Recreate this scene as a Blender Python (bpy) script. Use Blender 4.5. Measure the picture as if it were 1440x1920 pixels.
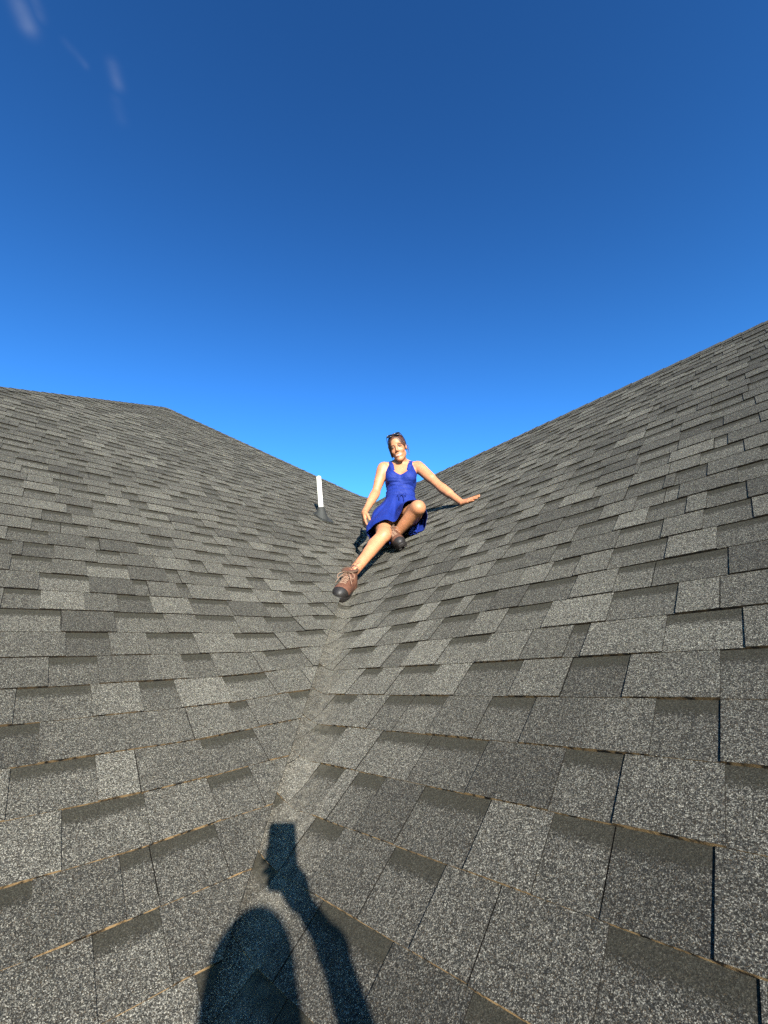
import bpy, bmesh, math, random
import numpy as np
from mathutils import Vector, Matrix

# ------------------------------------------------------------------ scene, camera, light
# World frame: metres, Z up, Y runs up the roof valley in plan, origin at the lens.
sc = bpy.context.scene
for o in list(bpy.data.objects):
    bpy.data.objects.remove(o)
C = sc.collection
R = math.radians

cam_d = bpy.data.cameras.new('camera')
cam_d.sensor_fit = 'VERTICAL'
cam_d.sensor_height = 24.0
FPX = 804.43
cam_d.lens = FPX / 1920 * 24.0
cam_d.clip_start = 0.02
cam_d.clip_end = 9000
cam_o = bpy.data.objects.new('camera', cam_d)
C.objects.link(cam_o)
CR = Vector((0.99713376, 0.05398285, -0.05301063))
CF = Vector((-0.03295922, 0.94060735, 0.33789275))
CU = Vector((0.0681026, -0.33517708, 0.93969057))
cam_o.matrix_world = Matrix(((CR.x, CU.x, -CF.x, 0), (CR.y, CU.y, -CF.y, 0), (CR.z, CU.z, -CF.z, 0), (0, 0, 0, 1)))
sc.camera = cam_o

SUN = Vector((0.2564, -0.9274, 0.2725)).normalized()        # towards the sun
sun_d = bpy.data.lights.new('sun', 'SUN')
sun_d.energy = 5.0
sun_d.angle = R(0.53)
sun_d.color = (1.0, 0.93, 0.83)
sun_o = bpy.data.objects.new('sun', sun_d)
C.objects.link(sun_o)
sun_o.rotation_euler = SUN.to_track_quat('Z', 'Y').to_euler()
sun_o.location = SUN * 30

world = bpy.data.worlds.new('World')
sc.world = world
world.use_nodes = True
wn = world.node_tree
wn.nodes.clear()
w_out = wn.nodes.new('ShaderNodeOutputWorld')
w_bg = wn.nodes.new('ShaderNodeBackground')
sky = wn.nodes.new('ShaderNodeTexSky')
sky.sky_type = 'NISHITA'
sky.sun_disc = False
sky.sun_elevation = math.asin(SUN.z)
sky.sun_rotation = math.atan2(SUN.x, SUN.y)
sky.altitude = 300
sky.air_density = 1.1
sky.dust_density = 0.3
sky.ozone_density = 4.0
w_bg.inputs['Strength'].default_value = 0.077
w_mul = wn.nodes.new('ShaderNodeVectorMath')
w_mul.operation = 'SCALE'
w_mul.inputs['Scale'].default_value = 0.69
w_gam = wn.nodes.new('ShaderNodeGamma')                    # a clear, dry, contrasty sky
w_gam.inputs['Gamma'].default_value = 1.66
wn.links.new(sky.outputs['Color'], w_mul.inputs[0])
wn.links.new(w_mul.outputs[0], w_gam.inputs['Color'])
w_tint = wn.nodes.new('ShaderNodeVectorMath')
w_tint.operation = 'MULTIPLY'
w_tint.inputs[1].default_value = (0.70, 1.08, 1.08)
wn.links.new(w_gam.outputs[0], w_tint.inputs[0])
# a few thin wisps of cirrus, by direction
w_tc = wn.nodes.new('ShaderNodeTexCoord')
def wmath(op, a, b=None, c=None):
    nd = wn.nodes.new('ShaderNodeMath'); nd.operation = op
    for i, x in enumerate((a, b, c)):
        if x is None: continue
        if hasattr(x, 'links'): wn.links.new(x, nd.inputs[i])
        else: nd.inputs[i].default_value = x
    return nd.outputs[0]
def wdir(px, py):
    return (CF * FPX + CR * (px - 720) - CU * (py - 960)).normalized()
w_nz = wn.nodes.new('ShaderNodeTexNoise'); w_nz.inputs['Scale'].default_value = 9.0; w_nz.inputs['Detail'].default_value = 6.0; w_nz.inputs['Distortion'].default_value = 0.6
wn.links.new(w_tc.outputs['Generated'], w_nz.inputs['Vector'])
w_fac = None
for (ax, ay), (bx, by), wid, amt in (((22, -30), (52, 46), 0.010, 0.10), ((55, -20), (75, 28), 0.007, 0.055), ((122, 78), (160, 122), 0.0045, 0.04), ((212, 122), (220, 158), 0.008, 0.06), ((218, 190), (228, 222), 0.008, 0.02)):
    a, b = wdir(ax, ay), wdir(bx, by)
    ab = b - a
    L2 = ab.dot(ab)
    v1 = wn.nodes.new('ShaderNodeVectorMath'); v1.operation = 'SUBTRACT'; wn.links.new(w_tc.outputs['Generated'], v1.inputs[0]); v1.inputs[1].default_value = a
    dt_ = wn.nodes.new('ShaderNodeVectorMath'); dt_.operation = 'DOT_PRODUCT'; wn.links.new(v1.outputs[0], dt_.inputs[0]); dt_.inputs[1].default_value = ab / L2
    cl = wn.nodes.new('ShaderNodeClamp'); wn.links.new(dt_.outputs['Value'], cl.inputs[0])
    sc_ = wn.nodes.new('ShaderNodeVectorMath'); sc_.operation = 'SCALE'; sc_.inputs[0].default_value = ab; wn.links.new(cl.outputs[0], sc_.inputs['Scale'])
    df_ = wn.nodes.new('ShaderNodeVectorMath'); df_.operation = 'DISTANCE'; wn.links.new(v1.outputs[0], df_.inputs[0]); wn.links.new(sc_.outputs[0], df_.inputs[1])
    q_ = wmath('DIVIDE', df_.outputs['Value'], wid)
    g_ = wmath('POWER', 2.718, wmath('MULTIPLY', wmath('MULTIPLY', q_, q_), -1.0))
    g_ = wmath('MULTIPLY', g_, amt)
    w_fac = g_ if w_fac is None else wmath('MAXIMUM', w_fac, g_)
w_mr = wn.nodes.new('ShaderNodeMapRange'); w_mr.inputs[1].default_value = 0.35; w_mr.inputs[2].default_value = 0.62
wn.links.new(w_nz.outputs[0], w_mr.inputs[0])
w_fac = wmath('MULTIPLY', w_fac, w_mr.outputs[0])
w_mix = wn.nodes.new('ShaderNodeMix'); w_mix.data_type = 'RGBA'
wn.links.new(w_fac, w_mix.inputs[0]); wn.links.new(w_tint.outputs[0], w_mix.inputs[6]); w_mix.inputs[7].default_value = (3.4, 3.7, 4.2, 1)
wn.links.new(w_mix.outputs[2], w_bg.inputs['Color'])
wn.links.new(w_bg.outputs['Background'], w_out.inputs['Surface'])

sc.view_settings.view_transform = 'Standard'
sc.view_settings.look = 'None'
sc.view_settings.gamma = 1.0
sc.view_settings.use_curve_mapping = False
sc.view_settings.exposure = 1.8
try:
    sc.cycles.max_bounces = 6
    sc.cycles.use_denoising = False
except Exception:
    pass

# ------------------------------------------------------------------ helpers
def link(o, parent=None):
    C.objects.link(o)
    if parent is not None:
        o.parent = parent
    return o

def tag(o, label=None, cat=None, group=None, kind=None):
    if label: o['label'] = label
    if cat: o['category'] = cat
    if group: o['group'] = group
    if kind: o['kind'] = kind
    return o

def empty(name, loc=(0, 0, 0), parent=None):
    o = bpy.data.objects.new(name, None)
    o.location = loc
    o.empty_display_size = 0.1
    return link(o, parent)

def mesh_obj(name, verts, faces, mat, parent=None, smooth=False, loc=None):
    me = bpy.data.meshes.new(name)
    me.from_pydata([tuple(v) for v in verts], [], [tuple(f) for f in faces])
    if mat: me.materials.append(mat)
    if smooth:
        me.polygons.foreach_set('use_smooth', [True] * len(me.polygons))
    me.update()
    o = bpy.data.objects.new(name, me)
    if loc is not None: o.location = loc
    return link(o, parent)

class NT:
    """small shader-tree helper"""
    def __init__(self, name):
        self.m = bpy.data.materials.new(name)
        self.m.use_nodes = True
        self.t = self.m.node_tree
        self.b = self.t.nodes['Principled BSDF']
    def n(self, kind, **kw):
        nd = self.t.nodes.new(kind)
        for k, v in kw.items():
            if k in nd.inputs.keys():
                nd.inputs[k].default_value = v
            else:
                setattr(nd, k, v)
        return nd
    def l(self, a, b):
        self.t.links.new(a, b)
    def math(self, op, a, b=None, c=None, clamp=False):
        nd = self.t.nodes.new('ShaderNodeMath')
        nd.operation = op
        nd.use_clamp = clamp
        for i, x in enumerate((a, b, c)):
            if x is None: continue
            if hasattr(x, 'is_linked') or hasattr(x, 'links'):
                self.t.links.new(x, nd.inputs[i])
            else:
                nd.inputs[i].default_value = x
        return nd.outputs[0]
    def mix(self, fac, a, b, blend='MIX'):
        nd = self.t.nodes.new('ShaderNodeMix')
        nd.data_type = 'RGBA'
        nd.blend_type = blend
        for sock, x in ((nd.inputs[0], fac), (nd.inputs[6], a), (nd.inputs[7], b)):
            if hasattr(x, 'links'):
                self.t.links.new(x, sock)
            elif isinstance(x, (int, float)):
                sock.default_value = x
            else:
                sock.default_value = (*x, 1.0)
        return nd.outputs[2]
    def ramp(self, fac, stops, interp='LINEAR'):
        nd = self.t.nodes.new('ShaderNodeValToRGB')
        nd.color_ramp.interpolation = interp
        el = nd.color_ramp.elements
        while len(el) < len(stops): el.new(0.5)
        for e_, (p_, c_) in zip(el, stops):
            e_.position = p_
            e_.color = (*c_, 1.0) if not isinstance(c_, (int, float)) else (c_, c_, c_, 1.0)
        self.t.links.new(fac, nd.inputs[0])
        return nd.outputs[0]
    def smooth(self, x, lo, hi):
        nd = self.t.nodes.new('ShaderNodeMapRange')
        nd.interpolation_type = 'SMOOTHSTEP'
        nd.inputs[1].default_value = lo
        nd.inputs[2].default_value = hi
        self.t.links.new(x, nd.inputs[0])
        return nd.outputs[0]

def plain(name, col, rough=0.6, spec=0.4, noise=0.0, scale=20.0):
    t = NT(name)
    t.b.inputs['Roughness'].default_value = rough
    t.b.inputs['Specular IOR Level'].default_value = spec
    if noise > 0:
        geo = t.n('ShaderNodeNewGeometry')
        nz = t.n('ShaderNodeTexNoise', Scale=scale, Detail=4.0)
        t.l(geo.outputs['Position'], nz.inputs['Vector'])
        c = t.mix(nz.outputs[0], tuple(x * (1 - noise) for x in col), tuple(min(1, x * (1 + noise)) for x in col))
        t.l(c, t.b.inputs['Base Color'])
    else:
        t.b.inputs['Base Color'].default_value = (*col, 1)
    return t.m

# ------------------------------------------------------------------ roof geometry (measured)
G = 0.80908                               # roof pitch (rise over run)
CT = 1 / math.sqrt(1 + G * G)             # cos, sin of the pitch
ST = G * CT
EXPO = 0.143                              # shingle exposure
S2 = math.sqrt(0.5)
V0 = Vector((-0.37167, 2.07662, 0.0))     # a point of the valley
UR = Vector((S2, -S2, 0)); VR = Vector((S2 * CT, S2 * CT, ST)); NR = UR.cross(VR)
UL = Vector((S2, S2, 0));  VL = Vector((-S2 * CT, S2 * CT, ST)); NL = UL.cross(VL)
VK = math.sqrt(1 + CT * CT)
VDIR = Vector((0, 1, G * S2)).normalized()          # up the valley
WR = (UR + VR * CT) / VK                             # in the right slope, away from the valley
WL = (-UL + VL * CT) / VK
S0R, S0L = -0.01348, 0.27313              # course phases
PHI = math.acos(NR.dot(NL))
TAN_D = 0.052
RAD = TAN_D / math.tan(PHI / 2)
Z_EAVE = -2.45
Z_RIDGE = 2.452
V_EAVE = Z_EAVE / ST
V_RIDGE = Z_RIDGE / ST
VTOP = V0 + VDIR * (Z_RIDGE / VDIR.z)
APEX = Vector((-4.03, VTOP.y + 0.04, 0))
APEX.z = V0.z + G * S2 * (-(APEX.x - V0.x) + (APEX.y - V0.y))
UMAX = 9.0
CUT = 0.050

def proj(P):
    z = P.dot(CF)
    return (720 + FPX * P.dot(CR) / z, 960 - FPX * P.dot(CU) / z, z)

def ray_at(px, py, Y):
    d = CF * FPX + CR * (px - 720) - CU * (py - 960)
    return d * (Y / d.y)

def roof_hit(px, py, side, lift=0.0):
    d = CF * FPX + CR * (px - 720) - CU * (py - 960)
    n = NR if side > 0 else NL
    return d * ((V0.dot(n) + lift) / d.dot(n))

def map_right(u, v, h):
    """unrolled right slope -> world, rolled round the valley onto the left slope"""
    w = (u + v * CT) / VK
    if w >= TAN_D:
        return V0 + UR * u + VR * v + NR * h
    t = (-u * CT + v) / VK
    h = h * 0.6
    a = TAN_D - w
    L = RAD * PHI
    psi = min(a, L) / RAD
    ww = TAN_D - RAD * math.sin(psi); hh = RAD - RAD * math.cos(psi)
    ww += h * math.sin(psi); hh += h * math.cos(psi)
    if a > L:
        ww -= (a - L) * math.cos(PHI); hh += (a - L) * math.sin(PHI)
    return V0 + VDIR * t + WR * ww + NR * hh

def map_left(u, v, h):
    w = (-u + v * CT) / VK
    k = min(1.0, max(0.0, (0.36 - w) / 0.30))
    return V0 + UL * u + VL * v + NL * (h + 0.027 * k * k * (3 - 2 * k))

# ------------------------------------------------------------------ shingle material
def shingle_material():
    t = NT('asphalt_shingle')
    geo = t.n('ShaderNodeNewGeometry')
    pos = geo.outputs['Position']
    col = t.n('ShaderNodeVertexColor', layer_name='Col')
    sep = t.n('ShaderNodeSeparateColor')
    t.l(col.outputs['Color'], sep.inputs[0])
    tone, recess, butt = sep.outputs
    uv = t.n('ShaderNodeUVMap', uv_map='UVMap')
    suv = t.n('ShaderNodeSeparateXYZ')
    t.l(uv.outputs['UV'], suv.inputs[0])
    # granules: two sizes of cells, each with its own random grey
    v1 = t.n('ShaderNodeTexVoronoi', Scale=950.0)
    v2 = t.n('ShaderNodeTexVoronoi', Scale=540.0)
    t.l(pos, v1.inputs['Vector']); t.l(pos, v2.inputs['Vector'])
    s1 = t.n('ShaderNodeSeparateColor'); t.l(v1.outputs['Color'], s1.inputs[0])
    s2 = t.n('ShaderNodeSeparateColor'); t.l(v2.outputs['Color'], s2.inputs[0])
    rnd = t.math('ADD', t.math('MULTIPLY', s1.outputs[0], 0.5), t.math('MULTIPLY', s2.outputs[0], 0.5))
    # the tone of a tab decides how many pale granules it carries
    shift = t.math('MULTIPLY', t.math('SUBTRACT', tone, 0.5), 0.155)
    nzl = t.n('ShaderNodeTexNoise', Scale=2.3, Detail=3.0); t.l(pos, nzl.inputs['Vector'])
    nzm = t.n('ShaderNodeTexNoise', Scale=38.0, Detail=3.0); t.l(pos, nzm.inputs['Vector'])
    shift = t.math('ADD', shift, t.math('MULTIPLY', t.math('SUBTRACT', nzl.outputs[0], 0.5), 0.10))
    shift = t.math('ADD', shift, t.math('MULTIPLY', t.math('SUBTRACT', nzm.outputs[0], 0.5), 0.08))
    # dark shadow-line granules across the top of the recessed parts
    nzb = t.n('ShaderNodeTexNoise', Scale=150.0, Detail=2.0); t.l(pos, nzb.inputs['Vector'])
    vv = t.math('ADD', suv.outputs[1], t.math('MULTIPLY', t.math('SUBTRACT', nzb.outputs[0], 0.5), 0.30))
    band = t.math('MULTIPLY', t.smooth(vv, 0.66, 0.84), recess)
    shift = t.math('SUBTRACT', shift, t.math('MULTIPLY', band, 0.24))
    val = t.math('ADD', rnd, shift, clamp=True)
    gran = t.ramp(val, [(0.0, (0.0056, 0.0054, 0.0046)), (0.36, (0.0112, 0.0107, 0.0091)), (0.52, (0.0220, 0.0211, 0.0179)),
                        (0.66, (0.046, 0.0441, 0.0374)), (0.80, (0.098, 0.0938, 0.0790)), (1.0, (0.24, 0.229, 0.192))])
    # hue flecks
    gran = t.mix(t.math('MULTIPLY', t.smooth(s1.outputs[1], 0.93, 0.95), 0.25), gran, (0.13, 0.088, 0.046))
    gran = t.mix(t.math('MULTIPLY', t.smooth(s2.outputs[2], 0.88, 0.92), 0.2), gran, (0.038, 0.044, 0.049))
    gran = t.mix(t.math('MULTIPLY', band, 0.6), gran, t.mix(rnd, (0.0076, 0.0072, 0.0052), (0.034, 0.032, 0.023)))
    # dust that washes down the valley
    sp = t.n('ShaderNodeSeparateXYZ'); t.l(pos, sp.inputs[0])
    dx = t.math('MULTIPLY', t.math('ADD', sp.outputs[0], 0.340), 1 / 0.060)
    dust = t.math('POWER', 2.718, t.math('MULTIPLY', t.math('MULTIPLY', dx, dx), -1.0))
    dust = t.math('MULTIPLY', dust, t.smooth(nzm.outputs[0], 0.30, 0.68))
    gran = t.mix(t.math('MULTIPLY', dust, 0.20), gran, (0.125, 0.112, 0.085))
    # butt edges: dark asphalt mottled with tan, more tan low on the roof
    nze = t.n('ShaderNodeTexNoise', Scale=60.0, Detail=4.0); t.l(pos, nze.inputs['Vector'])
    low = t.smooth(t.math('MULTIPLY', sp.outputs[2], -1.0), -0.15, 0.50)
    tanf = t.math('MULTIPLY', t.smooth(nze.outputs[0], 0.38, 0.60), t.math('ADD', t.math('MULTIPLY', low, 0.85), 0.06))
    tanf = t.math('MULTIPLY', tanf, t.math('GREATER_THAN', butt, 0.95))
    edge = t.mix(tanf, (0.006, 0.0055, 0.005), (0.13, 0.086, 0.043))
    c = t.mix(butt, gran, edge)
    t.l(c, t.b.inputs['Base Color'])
    t.b.inputs['Roughness'].default_value = 0.85
    t.b.inputs['Diffuse Roughness'].default_value = 1.0
    t.l(t.math('MULTIPLY', t.math('SUBTRACT', 1.0, butt), 0.12), t.b.inputs['Specular IOR Level'])
    bump = t.n('ShaderNodeBump', Strength=0.35, Distance=0.0014)
    hgt = t.math('SUBTRACT', t.math('MULTIPLY', rnd, 0.7), v1.outputs['Distance'])
    t.l(hgt, bump.inputs['Height'])
    t.l(bump.outputs[0], t.b.inputs['Normal'])
    return t.m
M_SH = shingle_material()
M_DECK = plain('roof_felt', (0.02, 0.02, 0.02), 0.95, 0.1)

# ------------------------------------------------------------------ shingle builder
rng = random.Random(7)
SH_LEN = 1.0
H_TAB, H_REC, H_TAB1, H_REC1 = 0.0098, 0.0066, 0.0040, 0.0016
LAP = 0.022

def tooth_pattern(r):
    """list of (u0, u1, raised, tone) over one metre"""
    out = []; u = 0.0; raised = r.random() < 0.6
    while u < SH_LEN - 0.02:
        wdt = r.uniform(0.115, 0.20) if raised else r.uniform(0.105, 0.19)
        if r.random() < 0.04: wdt = r.uniform(0.035, 0.07)
        u1 = min(SH_LEN, u + wdt)
        if SH_LEN - u1 < 0.06: u1 = SH_LEN
        tone = min(1, max(0, r.gauss(0.55 if raised else 0.45, 0.26)))
        if raised and out and out[-1][2]:
            pass
        out.append((u, u1, raised, tone))
        if raised and r.random() < 0.10:
            raised = True
        else:
            raised = not raised
        u = u1
    return out
PATTERNS = [tooth_pattern(rng) for _ in range(22)]

def clip_poly(poly, planes):
    """poly: list of (u,v,h); planes: (a,b,c) keep a*u+b*v+c>=0"""
    for a, b, c in planes:
        if not poly: return poly
        out = []
        n = len(poly)
        for i in range(n):
            p, q = poly[i], poly[(i + 1) % n]
            dp = a * p[0] + b * p[1] + c; dq = a * q[0] + b * q[1] + c
            if dp >= 0: out.append(p)
            if (dp >= 0) != (dq >= 0):
                k = dp / (dp - dq)
                out.append(tuple(p[i_] + (q[i_] - p[i_]) * k for i_ in range(3)))
        poly = out
    return poly

class Buf:
    def __init__(self):
        self.v = []; self.f = []; self.c = []; self.uv = []
    def face(self, pts, uvs, col):
        n = len(self.v)
        self.v += pts
        self.f.append(tuple(range(n, n + len(pts))))
        self.c += [col] * len(pts)
        self.uv += uvs
    def mesh(self, name, origin=None):
        me = bpy.data.meshes.new(name)
        vs = self.v if origin is None else [p - origin for p in self.v]
        me.from_pydata([tuple(p) for p in vs], [], self.f)
        ca = me.color_attributes.new('Col', 'FLOAT_COLOR', 'CORNER')
        ca.data.foreach_set('color', np.array(self.c, dtype=np.float32).ravel())
        ul = me.uv_layers.new(name='UVMap')
        ul.data.foreach_set('uv', np.array(self.uv, dtype=np.float32).ravel())
        me.materials.append(M_SH)
        me.update()
        return me

def hgt(raised, v):
    k = min(1.0, v / (EXPO + LAP))
    return (H_TAB + (H_TAB1 - H_TAB) * k) if raised else (H_REC + (H_REC1 - H_REC) * k)

def emit_shingle(buf, pat, u0, v0, fmap, planes=(), fine=0.0, tone_off=0.0, fv=None, cutp=None):
    """one shingle: every tooth a top, a butt face and step faces, clipped to the slope"""
    top_v = EXPO + LAP
    for i, (a, b, raised, tone) in enumerate(pat):
        tone = min(1, max(0, tone + tone_off))
        col = (tone, 0.0 if raised else 1.0, 0.0, 1.0)
        ecol = (tone, 0.0, 1.0, 1.0)
        g = 0.0012 if i == 0 else 0.0
        g2 = 0.0012 if i == len(pat) - 1 else 0.0
        ua, ub = u0 + a + g, u0 + b - g2
        cuts = [ua, ub]
        if fine > 0:                           # finer only where the shingle rolls through the valley
            z0 = -0.26 * VK - (v0 + top_v) * CT; z1 = (TAN_D + 0.015) * VK - v0 * CT
            lo_, hi_ = max(ua, z0), min(ub, z1)
            if hi_ > lo_:
                m_ = max(1, int(math.ceil((hi_ - lo_) / fine)))
                cuts = sorted(set([ua, ub] + [lo_ + (hi_ - lo_) * q_ / m_ for q_ in range(m_ + 1)]))
        nseg = len(cuts) - 1
        nv = 1 if (fine <= 0 or nseg == 1) else 6
        for s in range(nseg):
            x0 = cuts[s]; x1 = cuts[s + 1]
            if x1 - x0 < 1e-6: continue
            for q in range(nv):
                y0 = top_v * q / nv; y1 = top_v * (q + 1) / nv
                poly = [(x0, v0 + y0, hgt(raised, y0)), (x1, v0 + y0, hgt(raised, y0)),
                        (x1, v0 + y1, hgt(raised, y1)), (x0, v0 + y1, hgt(raised, y1))]
                poly = clip_poly(poly, planes)
                if len(poly) >= 3:
                    buf.face([fmap(*p) for p in poly], [(p[0], (p[1] - v0) / EXPO) for p in poly], col)
                    if cutp is not None:       # thickness along the valley cut
                        for k_ in range(len(poly)):
                            p, q_ = poly[k_], poly[(k_ + 1) % len(poly)]
                            if abs(cutp[0] * p[0] + cutp[1] * p[1] + cutp[2]) < 1e-6 and abs(cutp[0] * q_[0] + cutp[1] * q_[1] + cutp[2]) < 1e-6:
                                buf.face([fmap(*p), fmap(p[0], p[1], -0.024), fmap(q_[0], q_[1], -0.024), fmap(*q_)], [(0, 0)] * 4, (tone, 0, 0.93, 1))
            # butt face
            bx0, bx1 = x0, x1
            seg = clip_poly([(bx0, v0, 0), (bx1, v0, 0)], planes) if planes else [(bx0, v0, 0), (bx1, v0, 0)]
            if planes:
                us = [p[0] for p in seg]
                if len(us) < 2 or max(us) - min(us) < 1e-5: continue
                bx0, bx1 = min(us), max(us)
            h = hgt(raised, 0)
            buf.face([fmap(bx0, v0, -0.001), fmap(bx1, v0, -0.001), fmap(bx1, v0, h), fmap(bx0, v0, h)], [(bx0, 0), (bx1, 0), (bx1, 0.05), (bx0, 0.05)], ecol)
        # side step faces of raised teeth and both ends
        for uu, end in ((ua, i == 0), (ub, i == len(pat) - 1)):
            if raised or end:
                if planes:
                    ok = all(pa * uu + pb * (v0 + yy) + pc >= 0 for pa, pb, pc in planes for yy in (0, top_v))
                    if not ok: continue
                nsd = 1 if fine <= 0 else 6
                for q in range(nsd):
                    y0 = top_v * q / nsd; y1 = top_v * (q + 1) / nsd
                    lo0, lo1 = (-0.001, -0.001) if end else (hgt(False, y0) - 0.0008, hgt(False, y1) - 0.0008)
                    buf.face([fmap(uu, v0 + y0, lo0), fmap(uu, v0 + y0, hgt(raised, y0)), fmap(uu, v0 + y1, hgt(raised, y1)), fmap(uu, v0 + y1, lo1)],
                             [(uu, 0), (uu, 0.02), (uu, 1), (uu, 1)], (tone, 0.0, 0.94, 1.0))

# ------------------------------------------------------------------ house
house = empty('house', (0, 4.0, -5.2))
tag(house, 'house with grey asphalt shingle roof whose two slopes meet in a valley', 'house')
def hpart(o):
    o.parent = house
    o.matrix_parent_inverse = Matrix.Translation(-Vector(house.location))
    return o

def slab(name, pts, thick, mat, par=None):
    n = len(pts)
    nor = (pts[1] - pts[0]).cross(pts[2] - pts[0]).normalized()
    if nor.z < 0:
        pts = pts[::-1]; nor = -nor
    vs = pts + [p - nor * thick for p in pts]
    fs = [tuple(range(n)), tuple(range(2 * n - 1, n - 1, -1))] + [(i, n + i, n + (i + 1) % n, (i + 1) % n) for i in range(n)]
    o = mesh_obj(name, vs, fs, mat)
    return hpart(o) if par is None else link_child(o, par)

dn = 0.004
def below(pts, n, d):
    return [p - n * d for p in pts]
VBOT = V0 + VDIR * (Z_EAVE / VDIR.z)
RB = VBOT + UR * UMAX; RT = VTOP + UR * UMAX
HB = APEX + Vector((0, -1, -G * S2)) * ((APEX.z - Z_EAVE) / (G * S2))
right_slope = slab('roof_slope', below([VBOT, RB, RT, VTOP], NR, 0.003), 0.03, M_DECK)
tag(right_slope, 'right roof slope rising to a level ridge')
left_slope = slab('roof_slope', below([VBOT, VTOP, APEX, HB], NL, 0.003), 0.03, M_DECK)
tag(left_slope, 'left roof slope rising to a hip peak')

frame_l = Matrix(((UL.x, VL.x, NL.x, 0), (UL.y, VL.y, NL.y, 0), (UL.z, VL.z, NL.z, 0), (0, 0, 0, 1)))
frame_r = Matrix(((UR.x, VR.x, NR.x, 0), (UR.y, VR.y, NR.y, 0), (UR.z, VR.z, NR.z, 0), (0, 0, 0, 1)))

VARIANTS = []
for pat in PATTERNS:
    b = Buf()
    emit_shingle(b, pat, 0.0, 0.0, lambda u, v, h: Vector((u, v, h)))
    VARIANTS.append(b.mesh('shingle'))

def lay_slope(side):
    slope = right_slope if side > 0 else left_slope
    s0 = S0R if side > 0 else S0L
    fmap = map_right if side > 0 else map_left
    U, V, N = (UR, VR, NR) if side > 0 else (UL, VL, NL)
    frame = frame_r if side > 0 else frame_l
    r = random.Random(11 if side > 0 else 23)
    # clipping lines in slope coordinates
    if side > 0:
        wend = TAN_D - RAD * PHI - 0.14
        planes = [(1 / VK, CT / VK, -wend), (0, -1, V_RIDGE), (-1, 0, UMAX - 0.35 * 0)]
        planes[2] = (-1, 0, UMAX + 0)
        vtop = V_RIDGE
    else:
        def line(A, B, inside):
            ua, va = (A - V0).dot(U), (A - V0).dot(V); ub, vb = (B - V0).dot(U), (B - V0).dot(V)
            a, b = (vb - va), -(ub - ua); L = math.hypot(a, b); a /= L; b /= L
            c = -(a * ua + b * va)
            ui, vi = (inside - V0).dot(U), (inside - V0).dot(V)
            return (a, b, c) if a * ui + b * vi + c > 0 else (-a, -b, -c)
        cen = (VBOT + VTOP + APEX + HB) / 4
        planes = [(-1 / VK, CT / VK, -CUT), line(VTOP, APEX, cen), line(APEX, HB, cen)]
        vtop = (APEX - V0).dot(V)
    k0 = math.ceil((V_EAVE - s0) / EXPO)
    k1 = math.floor((vtop - s0) / EXPO) + 1
    jobs = []
    for k in range(k0, k1):
        v0 = s0 + k * EXPO
        if side > 0:
            ulo, uhi = -v0 * CT - 0.55, UMAX
        else:
            ulo = -14.0; uhi = v0 * CT + 0.05
        off = (k * 0.165 + r.choice((0, 0.0, 0.33))) % 1.0
        j0 = math.floor(ulo - off)
        j1 = math.ceil(uhi - off)
        for j in range(j0, j1 + 1):
            u0 = off + j
            cor = [(u0, v0), (u0 + 1, v0), (u0, v0 + EXPO + LAP), (u0 + 1, v0 + EXPO + LAP)]
            state = 'in'; out = False
            for a, b, c in planes:
                d = [a * x + b * y + c for x, y in cor]
                if max(d) <= 1e-4: out = True
                if min(d) < 0: state = 'clip'
            if out: continue
            if side > 0 and any((x + y * CT) / VK < TAN_D + 0.02 for x, y in cor): state = 'bend' 
            if side < 0 and any((-x + y * CT) / VK < 0.45 for x, y in cor): state = 'bend'
            pi = r.randrange(len(PATTERNS))
            toff = r.gauss(0, 0.07)
            mid = fmap(u0 + 0.5, v0 + 0.07, 0.0)
            if state != 'in':
                # middle of what is left after clipping
                pl = clip_poly([(x, y, 0.0) for x, y in (cor[0], cor[1], cor[3], cor[2])], planes)
                if len(pl) < 3: continue
                mid = fmap(sum(p_[0] for p_ in pl) / len(pl), sum(p_[1] for p_ in pl) / len(pl), 0.0)
            score = 0.0
            if mid.dot(CF) > 0.25:
                x, y, z = proj(mid)
                if -150 < x < 1590 and -100 < y < 2050:
                    score = 1.0 / z / z
            jit = (r.uniform(-0.0013, 0.0013), r.gauss(0, 0.0012))
            jobs.append((score, u0, v0, pi, toff, state, jit))
    jobs.sort(key=lambda q: -q[0])
    field = Buf()
    for i, (score, u0, v0, pi, toff, state, jit) in enumerate(jobs):
        v0 = v0 + jit[0]
        single = i < 300 and score > 0
        if single and state == 'in':
            o = bpy.data.objects.new('shingle', VARIANTS[pi])
            rot = Matrix.Rotation(jit[1], 4, 'Z')
            p = V0 + U * u0 + V * v0
            o.matrix_world = Matrix.Translation(p) @ frame @ Matrix.Translation((0.5, 0, 0)) @ rot @ Matrix.Translation((-0.5, 0, 0))
            C.objects.link(o)
            mw = o.matrix_world.copy()
            o.parent = slope
            o.matrix_parent_inverse = slope_inv
            continue
        buf = Buf() if single else field
        emit_shingle(buf, PATTERNS[pi], u0, v0, fmap, planes if state != 'in' else (), 0.014 if (state == 'bend' and side > 0) else 0.0, toff,
                     cutp=planes[0] if side < 0 else None)
        if single and buf.f:
            org = fmap(u0 + 0.5, v0, 0)
            o = bpy.data.objects.new('shingle', buf.mesh('shingle', org))
            o.location = org
            C.objects.link(o)
            o.parent = slope
            o.matrix_parent_inverse = slope_inv
    fo = bpy.data.objects.new('shingle_field', field.mesh('shingle_field'))
    fo['kind'] = 'stuff'
    C.objects.link(fo)
    fo.parent = slope
    fo.matrix_parent_inverse = slope_inv
bpy.context.view_layer.update()
slope_inv = right_slope.matrix_world.inverted()
lay_slope(1)
lay_slope(-1)

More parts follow.
